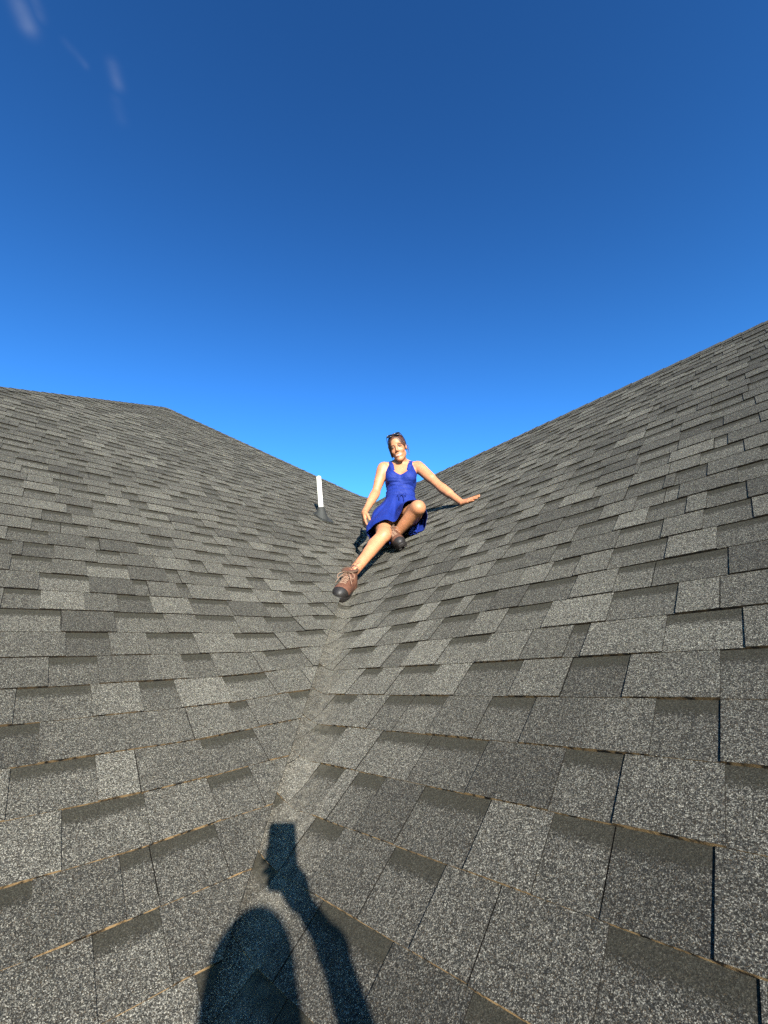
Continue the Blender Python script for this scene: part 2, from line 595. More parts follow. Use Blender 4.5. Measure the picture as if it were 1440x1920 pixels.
# hidden slopes behind the ridge and the hips, so the house closes
def flat_slope(name, pts, label):
    o = slab(name, pts, 0.03, None)
    o.data.materials.append(M_SH)
    me = o.data
    ca = me.color_attributes.new('Col', 'FLOAT_COLOR', 'CORNER')
    ca.data.foreach_set('color', np.tile(np.array([0.5, 0, 0, 1], dtype=np.float32), len(ca.data)))
    me.uv_layers.new(name='UVMap')
    tag(o, label)
    return o
HALF = (Z_RIDGE - Z_EAVE) / G
APX2 = APEX + Vector((-S2, S2, 0)) * 5.0
dr = Vector((S2, S2, -G))
flat_slope('roof_slope', below([RT, RT + dr * HALF, APX2 + dr * ((APX2.z - Z_EAVE) / G), APX2, APEX, VTOP], Vector((S2 * ST, S2 * ST, CT)), 0.004), 'far roof slope behind the ridge')
dl = Vector((-S2, -S2, -G))
flat_slope('roof_slope', below([APEX, APX2, APX2 + dl * ((APX2.z - Z_EAVE) / G), HB], Vector((-S2 * ST, -S2 * ST, CT)), 0.004), 'side roof slope behind the left hip')

# ridge and hip caps: folded pieces lapped along the line
def cap_mesh(nA, nB, d):
    """cross-section folded over the two slopes with normals nA, nB; d = line direction"""
    a = nA.cross(d).normalized(); b = nB.cross(d).normalized()
    if a.z > 0: a = -a
    if b.z > 0: b = -b
    up = (nA + nB).normalized()
    W = 0.135; L = EXPO + 0.06
    prof = []
    for s_, dirv, nn in ((W, a, nA), (0.05, a, nA), (0.012, a, nA)):
        prof.append((dirv * s_, nn))
    prof.append((Vector((0, 0, 0)), up))
    for s_, dirv, nn in ((0.012, b, nB), (0.05, b, nB), (W, b, nB)):
        prof.append((dirv * s_, nn))
    b_ = Buf()
    n = len(prof)
    lo = [p + nn * 0.003 + up * 0.000 for p, nn in prof]
    hi0 = [p + nn * 0.0145 - (up * 0.003 if i == 3 else Vector()) for i, (p, nn) in enumerate(prof)]
    hi1 = [p + nn * 0.0065 + d * L - (up * 0.002 if i == 3 else Vector()) for i, (p, nn) in enumerate(prof)]
    lo1 = [p + nn * 0.002 + d * L for p, nn in prof]
    def addf(q, col):
        nv = (q[1] - q[0]).cross(q[2] - q[0])
        b_.face(q, [(0.1, 0.3)] * 4, col)
    for i in range(n - 1):
        addf([hi0[i], hi0[i + 1], hi1[i + 1], hi1[i]], (0.42, 0, 0, 1))
        addf([lo[i], lo[i + 1], hi0[i + 1], hi0[i]], (0.4, 0, 1, 1))
    addf([lo[0], hi0[0], hi1[0], lo1[0]], (0.4, 0, 0.8, 1))
    addf([lo[-1], hi0[-1], hi1[-1], lo1[-1]], (0.4, 0, 0.8, 1))
    return b_.mesh('ridge_cap')

def caps(A, B, nA, nB, name):
    d = (B - A).normalized()
    L = (B - A).length
    me = cap_mesh(nA, nB, d)
    r = random.Random(5)
    n = int(L / EXPO)
    for i in range(n):
        o = bpy.data.objects.new(name, me)
        o.location = A + d * (i * EXPO + r.uniform(-0.004, 0.004)) + Vector((r.uniform(-.002, .002), r.uniform(-.002, .002), r.uniform(-.001, .001)))
        o.rotation_euler = (r.gauss(0, 0.003), r.gauss(0, 0.003), r.gauss(0, 0.006))
        C.objects.link(o)
        hpart(o)
NB = Vector((S2 * ST, S2 * ST, CT)); NS = Vector((-S2 * ST, -S2 * ST, CT))
caps(RT + UR * 0.0, VTOP, NR, NB, 'ridge_cap')
caps(VTOP, APEX, NL, NB, 'hip_cap')
caps(APEX + (HB - APEX) * 0.62, APEX, NS, NL, 'hip_cap')

# walls below the eaves and the ground
M_WALL = plain('siding_paint', (0.62, 0.60, 0.55), 0.7, 0.3, 0.06, 6)
M_FASC = plain('fascia_paint', (0.75, 0.74, 0.70), 0.5, 0.4)
GZ = -5.2
def wall(A, B, inset):
    q = [A + inset, B + inset]
    d = (q[1] - q[0]).normalized(); n = Vector((d.y, -d.x, 0)) * 0.07
    top = Z_EAVE + 0.18
    vs = []
    for z in (GZ, top):
        for p in (q[0] - n, q[1] - n, q[1] + n, q[0] + n):
            vs.append(Vector((p.x, p.y, z)))
    hpart(mesh_obj('wall', vs, [(0, 1, 2, 3), (7, 6, 5, 4), (0, 4, 5, 1), (1, 5, 6, 2), (2, 6, 7, 3), (3, 7, 4, 0)], M_WALL))
def fascia(A, B):
    d = (B - A).normalized(); n = Vector((d.y, -d.x, 0)) * 0.012
    vs = []
    for z in (-0.20, -0.035):
        for p in (A - n, B - n, B + n, A + n):
            vs.append(Vector((p.x, p.y, p.z + z)))
    hpart(mesh_obj('fascia', vs, [(0, 1, 2, 3), (7, 6, 5, 4), (0, 4, 5, 1), (1, 5, 6, 2), (2, 6, 7, 3), (3, 7, 4, 0)], M_FASC))
inR = Vector((S2, S2, 0)) * 0.45; inL = Vector((-S2, S2, 0)) * 0.45
wall(VBOT, RB - UR * 0.3, inR); wall(HB + UL * 0.4, VBOT, inL)
fascia(VBOT, RB); fascia(HB, VBOT)
BR_ = RT + dr * HALF
wall(RB - UR * 0.35 + inR, BR_ - UR * 0.35 - inR, Vector())
gt = M_WALL
gab = [RB - UR * 0.35 + Vector((0, 0, 0.15)), BR_ - UR * 0.35 + Vector((0, 0, 0.15)), RT - UR * 0.35 - Vector((0, 0, 0.12))]
hpart(mesh_obj('gable', gab + [p - UR * 0.1 for p in gab], [(0, 1, 2), (5, 4, 3), (0, 3, 4, 1), (1, 4, 5, 2), (2, 5, 3, 0)], M_WALL))
BL_ = APX2 + dr * ((APX2.z - Z_EAVE) / G)
wall(BR_, BL_, -inR)
wall(HB, APX2 + dl * ((APX2.z - Z_EAVE) / G), inR)

def ground():
    t = NT('lawn')
    geo = t.n('ShaderNodeNewGeometry')
    nz = t.n('ShaderNodeTexNoise', Scale=0.35, Detail=8.0)
    t.l(geo.outputs['Position'], nz.inputs['Vector'])
    t.l(t.ramp(nz.outputs[0], [(0.3, (0.035, 0.055, 0.018)), (0.7, (0.075, 0.095, 0.035))]), t.b.inputs['Base Color'])
    t.b.inputs['Roughness'].default_value = 0.95
    o = mesh_obj('ground', [(-4000, -4000, GZ), (4000, -4000, GZ), (4000, 4000, GZ), (-4000, 4000, GZ)], [(0, 1, 2, 3)], t.m)
    tag(o, kind='structure')
ground()

# ------------------------------------------------------------------ organic modelling: blended distance fields -> surface nets
def A3(v): return np.array([v[0], v[1], v[2]], dtype=np.float64)
def unit(v):
    v = np.asarray(v, float); return v / np.linalg.norm(v)

def axis_coords(lo, hi, step, fine=()):
    """grid lines from lo to hi, denser inside the (a, b, step) ranges"""
    out = [lo]; x = lo
    while x < hi:
        s = step
        for a, b, f in fine:
            if a <= x < b: s = min(s, f)
        x += s; out.append(x)
    return np.array(out)

class Field:
    def __init__(self, xs, ys, zs):
        self.ax = (xs, ys, zs)
        self.D = np.full((len(xs), len(ys), len(zs)), 0.5, dtype=np.float32)
    def box(self, lo, hi):
        sl = []
        for a, l, h in zip(self.ax, lo, hi):
            i = max(0, np.searchsorted(a, l) - 1); j = min(len(a), np.searchsorted(a, h) + 1)
            if j - i < 2: return None
            sl.append(slice(i, j))
        return tuple(sl)
    def grid(self, sl):
        return (self.ax[0][sl[0]][:, None, None], self.ax[1][sl[1]][None, :, None], self.ax[2][sl[2]][None, None, :])
    def put(self, lo, hi, fn, k, sub=False, m=0.05):
        sl = self.box(np.asarray(lo) - m, np.asarray(hi) + m)
        if sl is None: return
        d = fn(*self.grid(sl)).astype(np.float32)
        a = self.D[sl]
        if sub:
            d = -d
            h = np.clip(0.5 - 0.5 * (a - d) / k, 0, 1) if k > 0 else (d > a)
            self.D[sl] = a * (1 - h) + d * h + k * h * (1 - h)
        else:
            h = np.clip(0.5 + 0.5 * (a - d) / k, 0, 1)
            self.D[sl] = a * (1 - h) + d * h - k * h * (1 - h)
    def cone(self, a, b, ra, rb, k=0.02, sub=False):
        a = np.asarray(a, float); b = np.asarray(b, float); ab = b - a; L2 = max(ab @ ab, 1e-9); r = max(ra, rb)
        def fn(X, Y, Z):
            t = np.clip(((X - a[0]) * ab[0] + (Y - a[1]) * ab[1] + (Z - a[2]) * ab[2]) / L2, 0, 1)
            return np.sqrt((X - a[0] - t * ab[0]) ** 2 + (Y - a[1] - t * ab[1]) ** 2 + (Z - a[2] - t * ab[2]) ** 2) - (ra + (rb - ra) * t)
        self.put(np.minimum(a, b) - r, np.maximum(a, b) + r, fn, k, sub)
    def ell(self, c, r, M=None, k=0.02, sub=False, grow=0.0):
        c = np.asarray(c, float); r = np.asarray(r, float) + grow
        M = np.eye(3) if M is None else np.asarray(M, float)       # rows: local axes in world
        ext = np.sqrt(((M * r[:, None]) ** 2).sum(0))
        def fn(X, Y, Z):
            x, y, z = X - c[0], Y - c[1], Z - c[2]
            q = [(M[i, 0] * x + M[i, 1] * y + M[i, 2] * z) / r[i] for i in range(3)]
            k0 = np.sqrt(q[0] ** 2 + q[1] ** 2 + q[2] ** 2)
            k1 = np.sqrt((q[0] / r[0]) ** 2 + (q[1] / r[1]) ** 2 + (q[2] / r[2]) ** 2) + 1e-9
            return k0 * (k0 - 1.0) / k1
        self.put(c - ext, c + ext, fn, k, sub)
    def cut(self, p, n):
        """keep the side the normal n points to"""
        X, Y, Z = self.grid((slice(None),) * 3)
        d = -((X - p[0]) * n[0] + (Y - p[1]) * n[1] + (Z - p[2]) * n[2])
        self.D = np.maximum(self.D, d.astype(np.float32))
    def nets(self):
        D = self.D; ins = D < 0
        cnt = np.zeros(tuple(s - 1 for s in D.shape), dtype=np.int8)
        for i in (0, 1):
            for j in (0, 1):
                for k in (0, 1):
                    cnt += ins[i:D.shape[0] - 1 + i, j:D.shape[1] - 1 + j, k:D.shape[2] - 1 + k]
        act = (cnt > 0) & (cnt < 8)
        I, J, K = np.nonzero(act)
        idx = np.full(act.shape, -1, dtype=np.int64)
        idx[I, J, K] = np.arange(len(I))
        cor = [(i, j, k) for i in (0, 1) for j in (0, 1) for k in (0, 1)]
        val = {c: D[I + c[0], J + c[1], K + c[2]].astype(float) for c in cor}
        acc = np.zeros((len(I), 3)); num = np.zeros(len(I))
        for c in cor:
            for a in range(3):
                if c[a]: continue
                e = list(c); e[a] = 1; e = tuple(e)
                v0, v1 = val[c], val[e]
                m = (v0 < 0) != (v1 < 0)
                t = np.where(m, v0 / np.where(m, v0 - v1, 1), 0)
                q = np.zeros((len(I), 3)); q[:] = c; q[:, a] = t
                acc += q * m[:, None]; num += m
        loc = acc / num[:, None]
        P = np.zeros_like(loc)
        for a, ijk in enumerate((I, J, K)):
            g = self.ax[a]; P[:, a] = g[ijk] + loc[:, a] * (g[ijk + 1] - g[ijk])
        faces = []
        for a in range(3):
            b, c = (a + 1) % 3, (a + 2) % 3
            s0 = [slice(None)] * 3; s1 = [slice(None)] * 3
            s0[a] = slice(0, -1); s1[a] = slice(1, None)
            i0 = ins[tuple(s0)]; i1 = ins[tuple(s1)]
            e = np.nonzero(i0 != i1)
            e = [np.array(x) for x in e]
            ok = (e[b] > 0) & (e[c] > 0) & (e[b] < D.shape[b] - 1) & (e[c] < D.shape[c] - 1)
            e = [x[ok] for x in e]
            quad = []
            for db, dc in ((-1, -1), (0, -1), (0, 0), (-1, 0)):
                q = [x.copy() for x in e]; q[b] = q[b] + db; q[c] = q[c] + dc
                quad.append(idx[tuple(q)])
            quad = np.stack(quad, 1)
            flip = ~i0[tuple(e)]
            quad[flip] = quad[flip][:, ::-1]
            faces.append(quad)
        F = np.concatenate(faces)
        return P, F[(F >= 0).all(1)]

def relax(P, F, it=2, lam=0.5):
    n = len(P)
    E = np.concatenate([F[:, [0, 1]], F[:, [1, 2]], F[:, [2, 3]], F[:, [3, 0]]])
    deg = np.bincount(E[:, 0], minlength=n) + np.bincount(E[:, 1], minlength=n)
    for _ in range(it):
        S = np.zeros_like(P)
        for a in range(3):
            S[:, a] = np.bincount(E[:, 0], P[E[:, 1], a], n) + np.bincount(E[:, 1], P[E[:, 0], a], n)
        P = P + lam * (S / np.maximum(deg, 1)[:, None] - P)
    return P

def np_mesh(name, P, F, mat, parent=None, col=None, smooth=True):
    me = bpy.data.meshes.new(name)
    me.from_pydata(P.tolist(), [], F.tolist())
    if col is not None:
        ca = me.color_attributes.new('Col', 'FLOAT_COLOR', 'POINT')
        c = np.ones((len(P), 4), dtype=np.float32); c[:, :3] = col
        ca.data.foreach_set('color', c.ravel())
    me.materials.append(mat)
    if smooth: me.polygons.foreach_set('use_smooth', [True] * len(me.polygons))
    me.update()
    o = bpy.data.objects.new(name, me)
    link(o)
    if parent is not None:
        o.parent = parent
        o.matrix_parent_inverse = Matrix.Translation(-Vector(parent.location)) if parent.type == 'EMPTY' else Matrix()
    return o

def tube(path, r, n=6, closed=False):
    """tube mesh arrays along a list of points (radius may be a list)"""
    P = np.array([A3(p) for p in path]); m = len(P)
    rr = r if hasattr(r, '__len__') else [r] * m
    vs = []; fs = []
    ref = np.array([0.31, 0.22, 0.92])
    for i in range(m):
        t = unit(P[min(m - 1, i + 1)] - P[max(0, i - 1)])
        a = unit(np.cross(t, ref)); b = np.cross(t, a)
        for k in range(n):
            g = 2 * math.pi * k / n
            vs.append(P[i] + rr[i] * (a * math.cos(g) + b * math.sin(g)))
    for i in range(m - 1):
        for k in range(n):
            fs.append((i * n + k, i * n + (k + 1) % n, (i + 1) * n + (k + 1) % n, (i + 1) * n + k))
    fs.append(tuple(range(n - 1, -1, -1))); fs.append(tuple((m - 1) * n + k for k in range(n)))
    return vs, fs

def join(parts):
    vs = []; fs = []
    for v, f in parts:
        n = len(vs); vs += [tuple(p) for p in v]; fs += [tuple(i + n for i in q) for q in f]
    return vs, fs

def spline(pts, n):
    """Catmull-Rom through points"""
    P = [np.asarray(p, float) for p in pts]; P = [2 * P[0] - P[1]] + P + [2 * P[-1] - P[-2]]
    out = []
    for i in range(1, len(P) - 2):
        for k in range(n):
            t = k / n
            out.append(0.5 * (2 * P[i] + (P[i + 1] - P[i - 1]) * t + (2 * P[i - 1] - 5 * P[i] + 4 * P[i + 1] - P[i + 2]) * t * t + (3 * P[i] - P[i - 1] - 3 * P[i + 1] + P[i + 2]) * t ** 3))
    out.append(P[-2])
    return out

# ------------------------------------------------------------------ materials for people
def skin_material():
    t = NT('skin')
    vc = t.n('ShaderNodeVertexColor', layer_name='Col')
    geo = t.n('ShaderNodeNewGeometry')
    nz = t.n('ShaderNodeTexNoise', Scale=45.0, Detail=4.0); t.l(geo.outputs['Position'], nz.inputs['Vector'])
    c = t.mix(t.math('MULTIPLY', nz.outputs[0], 0.30), vc.outputs['Color'], (0.23, 0.088, 0.036), 'MIX')
    t.l(c, t.b.inputs['Base Color'])
    t.b.inputs['Roughness'].default_value = 0.52
    t.b.inputs['Specular IOR Level'].default_value = 0.32
    t.b.inputs['Subsurface Weight'].default_value = 0.06
    t.b.inputs['Subsurface Radius'].default_value = (0.012, 0.005, 0.003)
    t.b.inputs['Subsurface Scale'].default_value = 0.5
    return t.m
M_SKIN = skin_material()

def cloth_material(name, col, rough=0.75, scale=18, amt=0.3, sheen=0.1):
    t = NT(name)
    geo = t.n('ShaderNodeNewGeometry')
    nz = t.n('ShaderNodeTexNoise', Scale=float(scale), Detail=5.0); t.l(geo.outputs['Position'], nz.inputs['Vector'])
    t.l(t.mix(nz.outputs[0], tuple(x * (1 - amt) for x in col), tuple(min(1, x * (1 + amt)) for x in col)), t.b.inputs['Base Color'])
    t.b.inputs['Roughness'].default_value = rough
    t.b.inputs['Specular IOR Level'].default_value = 0.2
    t.b.inputs['Sheen Weight'].default_value = sheen
    n2 = t.n('ShaderNodeTexNoise', Scale=420.0, Detail=2.0); t.l(geo.outputs['Position'], n2.inputs['Vector'])
    n3 = t.n('ShaderNodeTexNoise', Scale=26.0, Detail=3.0, Distortion=1.2); t.l(geo.outputs['Position'], n3.inputs['Vector'])
    b = t.n('ShaderNodeBump', Strength=0.25, Distance=0.001); t.l(n2.outputs[0], b.inputs['Height'])
    b2 = t.n('ShaderNodeBump', Strength=0.55, Distance=0.010); t.l(n3.outputs[0], b2.inputs['Height'])
    t.l(b.outputs[0], b2.inputs['Normal']); t.l(b2.outputs[0], t.b.inputs['Normal'])
    return t.m
M_DRESS = cloth_material('blue_jersey', (0.0046, 0.0155, 0.130), 0.7, 14, 0.12, 0.0)
M_LEATHER = cloth_material('brown_boot_leather', (0.088, 0.038, 0.023), 0.7, 60, 0.45, 0.0)
M_RUBBER = plain('black_rubber', (0.013, 0.011, 0.010), 0.5, 0.25, 0.3, 90)
M_LACE = plain('tan_lace', (0.20, 0.125, 0.085), 0.8, 0.2)
M_COLLAR = cloth_material('dark_brown_padding', (0.060, 0.034, 0.022), 0.85, 80, 0.3, 0.0)

def hair_material(name, c0, c1):
    t = NT(name)
    geo = t.n('ShaderNodeNewGeometry')
    mp = t.n('ShaderNodeMapping'); mp.inputs['Scale'].default_value = (260, 90, 60)
    t.l(geo.outputs['Position'], mp.inputs['Vector'])
    nz = t.n('ShaderNodeTexNoise', Scale=1.0, Detail=3.0); t.l(mp.outputs[0], nz.inputs['Vector'])
    t.l(t.mix(t.smooth(nz.outputs[0], 0.3, 0.7), c0, c1), t.b.inputs['Base Color'])
    t.b.inputs['Roughness'].default_value = 0.45
    b = t.n('ShaderNodeBump', Strength=0.6, Distance=0.004); t.l(nz.outputs[0], b.inputs['Height'])
    t.l(b.outputs[0], t.b.inputs['Normal'])
    return t.m
M_HAIR = hair_material('auburn_hair', (0.010, 0.0042, 0.0025), (0.072, 0.025, 0.010))

# ------------------------------------------------------------------ body pieces
def hand(fd, W, d, n, side, spread=0.10, curl=(0.25, 0.3, 0.35, 0.4), seg_curl=0.25, thumb=(0.9, 0.2), s=1.0, k=0.006):
    """palm and five fingers from wrist W; d towards the fingers, n out of the palm, side = direction of the thumb edge"""
    d = unit(d); n = unit(np.asarray(n) - d * np.dot(n, d)); lat = np.cross(d, n)
    if np.dot(lat, side) < 0: lat = -lat
    W = np.asarray(W, float)
    tips = []
    L = [0.074, 0.082, 0.077, 0.060]
    for i in range(4):
        o = (0.030 - 0.0195 * i)
        kn = W + d * (0.086 - 0.004 * abs(i - 1)) * s + lat * o * s
        fd.cone(W + d * 0.008 * s + lat * o * 0.55 * s, kn, 0.0165 * s, 0.0125 * s, 0.012)
        a = curl[i]
        dd = d + lat * spread * (1.2 - 0.8 * i)
        p = kn
        for j, fr in enumerate((0.45, 0.30, 0.25)):
            dv = unit(dd * math.cos(a) + n * math.sin(a))
            q = p + dv * L[i] * fr * s
            fd.cone(p, q, (0.0095 - 0.0008 * j) * s, (0.0087 - 0.0009 * j) * s, k)
            p = q; a += seg_curl
        tips.append(p)
    tb = W + d * 0.022 * s + lat * 0.024 * s + n * 0.006 * s
    tm = tb + unit(d * 0.75 + lat * thumb[0] + n * thumb[1]) * 0.046 * s
    te = tm + unit(d * 1.0 + lat * thumb[0] * 0.55 + n * thumb[1]) * 0.032 * s
    tt = te + unit(d * 1.0 + lat * thumb[0] * 0.35 + n * thumb[1]) * 0.026 * s
    fd.cone(W + d * 0.01 * s, tb, 0.017 * s, 0.016 * s, 0.012)
    fd.cone(tb, tm, 0.016 * s, 0.0115 * s, 0.01)
    fd.cone(tm, te, 0.011 * s, 0.0098 * s, k); fd.cone(te, tt, 0.0098 * s, 0.008 * s, k)
    return tips

def head_shape(fd, Cn, M, sz=1.0):
    """M rows: her left, forward, up; sz stretches the head upwards"""
    Pt = lambda x, y, z: Cn + M.T @ np.array([x, y, z * sz])
    E_ = lambda c, r, k, sub=False: fd.ell(Pt(*c), (r[0], r[1], r[2] * sz), M, k, sub)
    E_((0, -0.015, 0.036), (0.072, 0.092, 0.082), 0.02)
    E_((0, 0.018, -0.028), (0.056, 0.071, 0.084), 0.02)
    for s in (-1, 1):
        fd.cone(Pt(s * 0.039, -0.002, -0.056), Pt(s * 0.012, 0.062, -0.102), 0.019, 0.018, 0.02)
        E_((s * 0.035, 0.060, -0.032), (0.021, 0.019, 0.019), 0.014)
        E_((s * 0.070, -0.010, -0.004), (0.009, 0.016, 0.024), 0.008)
    E_((0, 0.072, -0.104), (0.019, 0.016, 0.016), 0.012)
    fd.cone(Pt(-0.032, 0.077, 0.019), Pt(0.032, 0.077, 0.019), 0.010, 0.010, 0.014)
    for s in (-1, 1):
        E_((s * 0.030, 0.097, 0.001), (0.017, 0.013, 0.009), 0.008, True)
        E_((s * 0.030, 0.073, 0.000), (0.014, 0.013, 0.010), 0.004)
    fd.cone(Pt(0, 0.086, 0.008), Pt(0, 0.099, -0.031), 0.0080, 0.0105, 0.008)
    E_((0, 0.064, -0.069), (0.034, 0.021, 0.020), 0.010)
    for s in (-1, 1):
        E_((s * 0.0110, 0.090, -0.037), (0.0075, 0.010, 0.006), 0.006)
        fd.cone(Pt(s * 0.022, 0.072, -0.075), Pt(0, 0.081, -0.0810), 0.0055, 0.0070, 0.008)

def head_colours(Pn, col, Cn, M, lip=(0.235, 0.068, 0.05), teeth=True, sz=1.0):
    q = (Pn - Cn) @ M.T
    x, y, z = q[:, 0], q[:, 1], q[:, 2] / sz
    front = (y > 0.03) & (np.abs(z) < 0.14) & (np.abs(x) < 0.1)
    soft = lambda d, w=0.0016: np.clip(0.5 - d / (2 * w), 0, 1)          # d < 0 inside
    def paint(d, c, a=1.0, w=0.0016):
        m = (soft(d, w) * a * front)[:, None]
        col[:] = col * (1 - m) + np.array(c) * m
    ax_ = np.abs(x)
    paint(np.maximum(z - 0.02, -0.115 - z), (0.29, 0.128, 0.066), 0.30, 0.01)
    paint(np.hypot(ax_ - 0.036, z + 0.034) - 0.018, (0.28, 0.105, 0.06), 0.25, 0.008)
    paint(np.maximum(np.abs(z - 0.0185 + 0.22 * np.maximum(0, ax_ - 0.034)) - 0.0046, np.abs(ax_ - 0.031) - 0.018), (0.035, 0.016, 0.010), 1.0)
    paint((np.hypot((ax_ - 0.030) / 0.0165, z / 0.0048) - 1) * 0.005, (0.05, 0.034, 0.027), 1.0, 0.0012)
    paint((np.hypot((ax_ - 0.030) / 0.0062, z / 0.0050) - 1) * 0.005, (0.018, 0.013, 0.010), 1.0, 0.0012)
    paint(np.maximum(np.abs(z - 0.0058 + 14 * (ax_ - 0.030) ** 2) - 0.0032, np.abs(ax_ - 0.030) - 0.0185), (0.03, 0.015, 0.010), 0.9, 0.0012)
    paint(np.maximum(np.abs(z + 0.0075 - 14 * (ax_ - 0.030) ** 2) - 0.0015, np.abs(ax_ - 0.030) - 0.015), (0.16, 0.065, 0.04), 0.6)
    zl = z + 0.0715 - 8.0 * x ** 2
    hw = 0.030 * np.sqrt(np.clip(1 - (zl / 0.0135) ** 2, 0, 1))
    paint(np.maximum(np.abs(zl) - 0.0120, ax_ - hw), lip, 0.85)
    if teeth:
        paint(np.maximum(np.abs(zl - 0.0012) - 0.0040, ax_ - hw * 0.80), (0.38, 0.335, 0.28), 1.0, 0.0012)
    # creases of the smile, nostrils
    for s in (-1, 1):
        d = np.abs(s * x - 0.022 - 0.45 * np.clip(-0.035 - z, 0, 1)) - 0.0014
        paint(np.maximum(d, np.abs(z + 0.055) - 0.020), (0.20, 0.075, 0.045), 0.55)

# ------------------------------------------------------------------ the woman on the roof
J = {k: A3(ray_at(*v)) for k, v in dict(
    rsh=(719, 877, 3.52), lsh=(784, 875, 3.52), rel=(704, 925, 3.50), rwr=(683, 962, 3.36),
    lel=(827, 914, 3.40), lwr=(866, 943, 3.24),
    rhip=(723, 972, 3.46), lhip=(760, 975, 3.44), rkn=(719, 1004, 3.09), ran=(656, 1080, 2.88),
    lkn=(784, 952, 3.02), lan=(738, 1007, 3.26)).items()}
woman = empty('person', J['rhip'] * 0.5 + J['lhip'] * 0.5 - np.array([0, 0, 0.12]))
tag(woman, 'smiling woman in a blue dress and brown boots sitting on the right roof slope', 'person')

pel = (J['rhip'] + J['lhip']) / 2
msh = (J['rsh'] + J['lsh']) / 2
TX = unit(J['lsh'] - J['rsh'])
TZ = unit(msh - pel); TZ = unit(TZ - TX * (TZ @ TX) * 0.85)
TX = unit(TX - TZ * (TX @ TZ))
TY = -np.cross(TX, TZ) * -1.0
if TY[1] > 0: TY = -TY
TM = np.stack([TX, TY, TZ])
LT = np.linalg.norm(msh - pel)
TP = lambda x, y, z: msh + TX * x + TY * y + TZ * z
HC = A3(ray_at(746, 840.5, 3.43))
HF = unit((-0.17, -0.93, -0.30)); HU = unit((-0.17, 0.0, 1.0)); HU = unit(HU - HF * (HU @ HF)); HX = -np.cross(HF, HU)
HM = np.stack([HX, HF, HU])
HS = 1.07
# frame of the pelvis: laid over towards the slope it sits on
PX = unit(J['lhip'] - J['rhip']); PZ = unit(TZ - PX * (TZ @ PX)); PY = np.cross(PZ, PX)
if PY[1] > 0: PY = -PY
PM = np.stack([PX, PY, PZ])

def torso(fd, grow=0.0, k=0.035, traps=True):
    fd.ell(TP(0, 0.000, -0.145), (0.132, 0.098, 0.165), TM, k, grow=grow)
    fd.ell(TP(0, -0.005, -0.050), (0.142, 0.078, 0.080), TM, k, grow=grow)
    fd.ell(TP(-0.004, 0.004, -0.31), (0.121, 0.088, 0.120), TM, k, grow=grow)
    fd.ell(pel + PZ * 0.02, (0.160, 0.112, 0.105), PM, k, grow=grow)
    for s in (-1, 1):
        fd.ell(TP(s * 0.066, 0.074, -0.155), (0.060, 0.052, 0.060), TM, 0.025, grow=grow)
        if traps:
            fd.cone(TP(s * 0.135, -0.010, 0.012), TP(s * 0.03, -0.022, 0.060), 0.034 + grow, 0.040 + grow, 0.03)

def legs(fd, grow=0.0, k=0.03, cut=1.0):
    for h, kn, an, sgn in (('rhip', 'rkn', 'ran', -1), ('lhip', 'lkn', 'lan', 1)):
        H, K_, N_ = J[h], J[kn], J[an]
        fd.cone(H, K_ + (H - K_) * 0.10, 0.086 + grow, 0.060 + grow, k)
        fd.cone(H + (K_ - H) * 0.15, H + (K_ - H) * 0.55, 0.086 + grow, 0.075 + grow, k)
        if cut >= 1:
            fd.ell(K_, (0.052, 0.052, 0.053), None, 0.03, grow=grow)
            sh = unit(N_ - K_); bk = unit(H - K_); bk = unit(bk - sh * (bk @ sh))
            fd.cone(K_, N_, 0.050 + grow, 0.035 + grow, 0.02)
            fd.cone(K_ + sh * 0.07 + bk * 0.020, K_ + sh * 0.20 + bk * 0.016, 0.047 + grow, 0.038 + grow, 0.025)
            fr_ = -bk
            fd.cone(K_ + sh * 0.05 + fr_ * 0.026, K_ + sh * 0.30 + fr_ * 0.012, 0.020 + grow, 0.018 + grow, 0.014)
            fd.ell(K_ + sh * 0.13 + bk * 0.030, (0.036, 0.040, 0.060), None, 0.02, grow=grow)
            kf = unit(-bk + unit(K_ - H) * 0.7)
            fd.ell(K_ + kf * 0.023, (0.032, 0.032, 0.032), None, 0.03, grow=grow)

x0, x1 = -0.52, 0.80
fine_x = [(J['rwr'][0] - 0.08, J['rwr'][0] + 0.09, 0.0032), (HC[0] - 0.10, HC[0] + 0.10, 0.0026), (J['lwr'][0] - 0.04, 0.78, 0.0032)]
fine_y = [(HC[1] - 0.13, HC[1] + 0.08, 0.0030), (J['lwr'][1] - 0.1, J['lwr'][1] + 0.1, 0.0036)]
fine_z = [(HC[2] - 0.14, HC[2] + 0.06, 0.0026), (J['lwr'][2] - 0.20, J['lwr'][2] + 0.14, 0.0034)]
bf = Field(axis_coords(x0, x1, 0.0065, fine_x), axis_coords(2.78, 3.74, 0.0065, fine_y), axis_coords(0.42, 2.02, 0.0065, fine_z))
torso(bf)
legs(bf)
NB_ = TP(0, -0.018, 0.035); NT_ = HC + HM.T @ np.array([0, -0.022, -0.06])
bf.cone(NB_, NT_, 0.054, 0.049, 0.03)
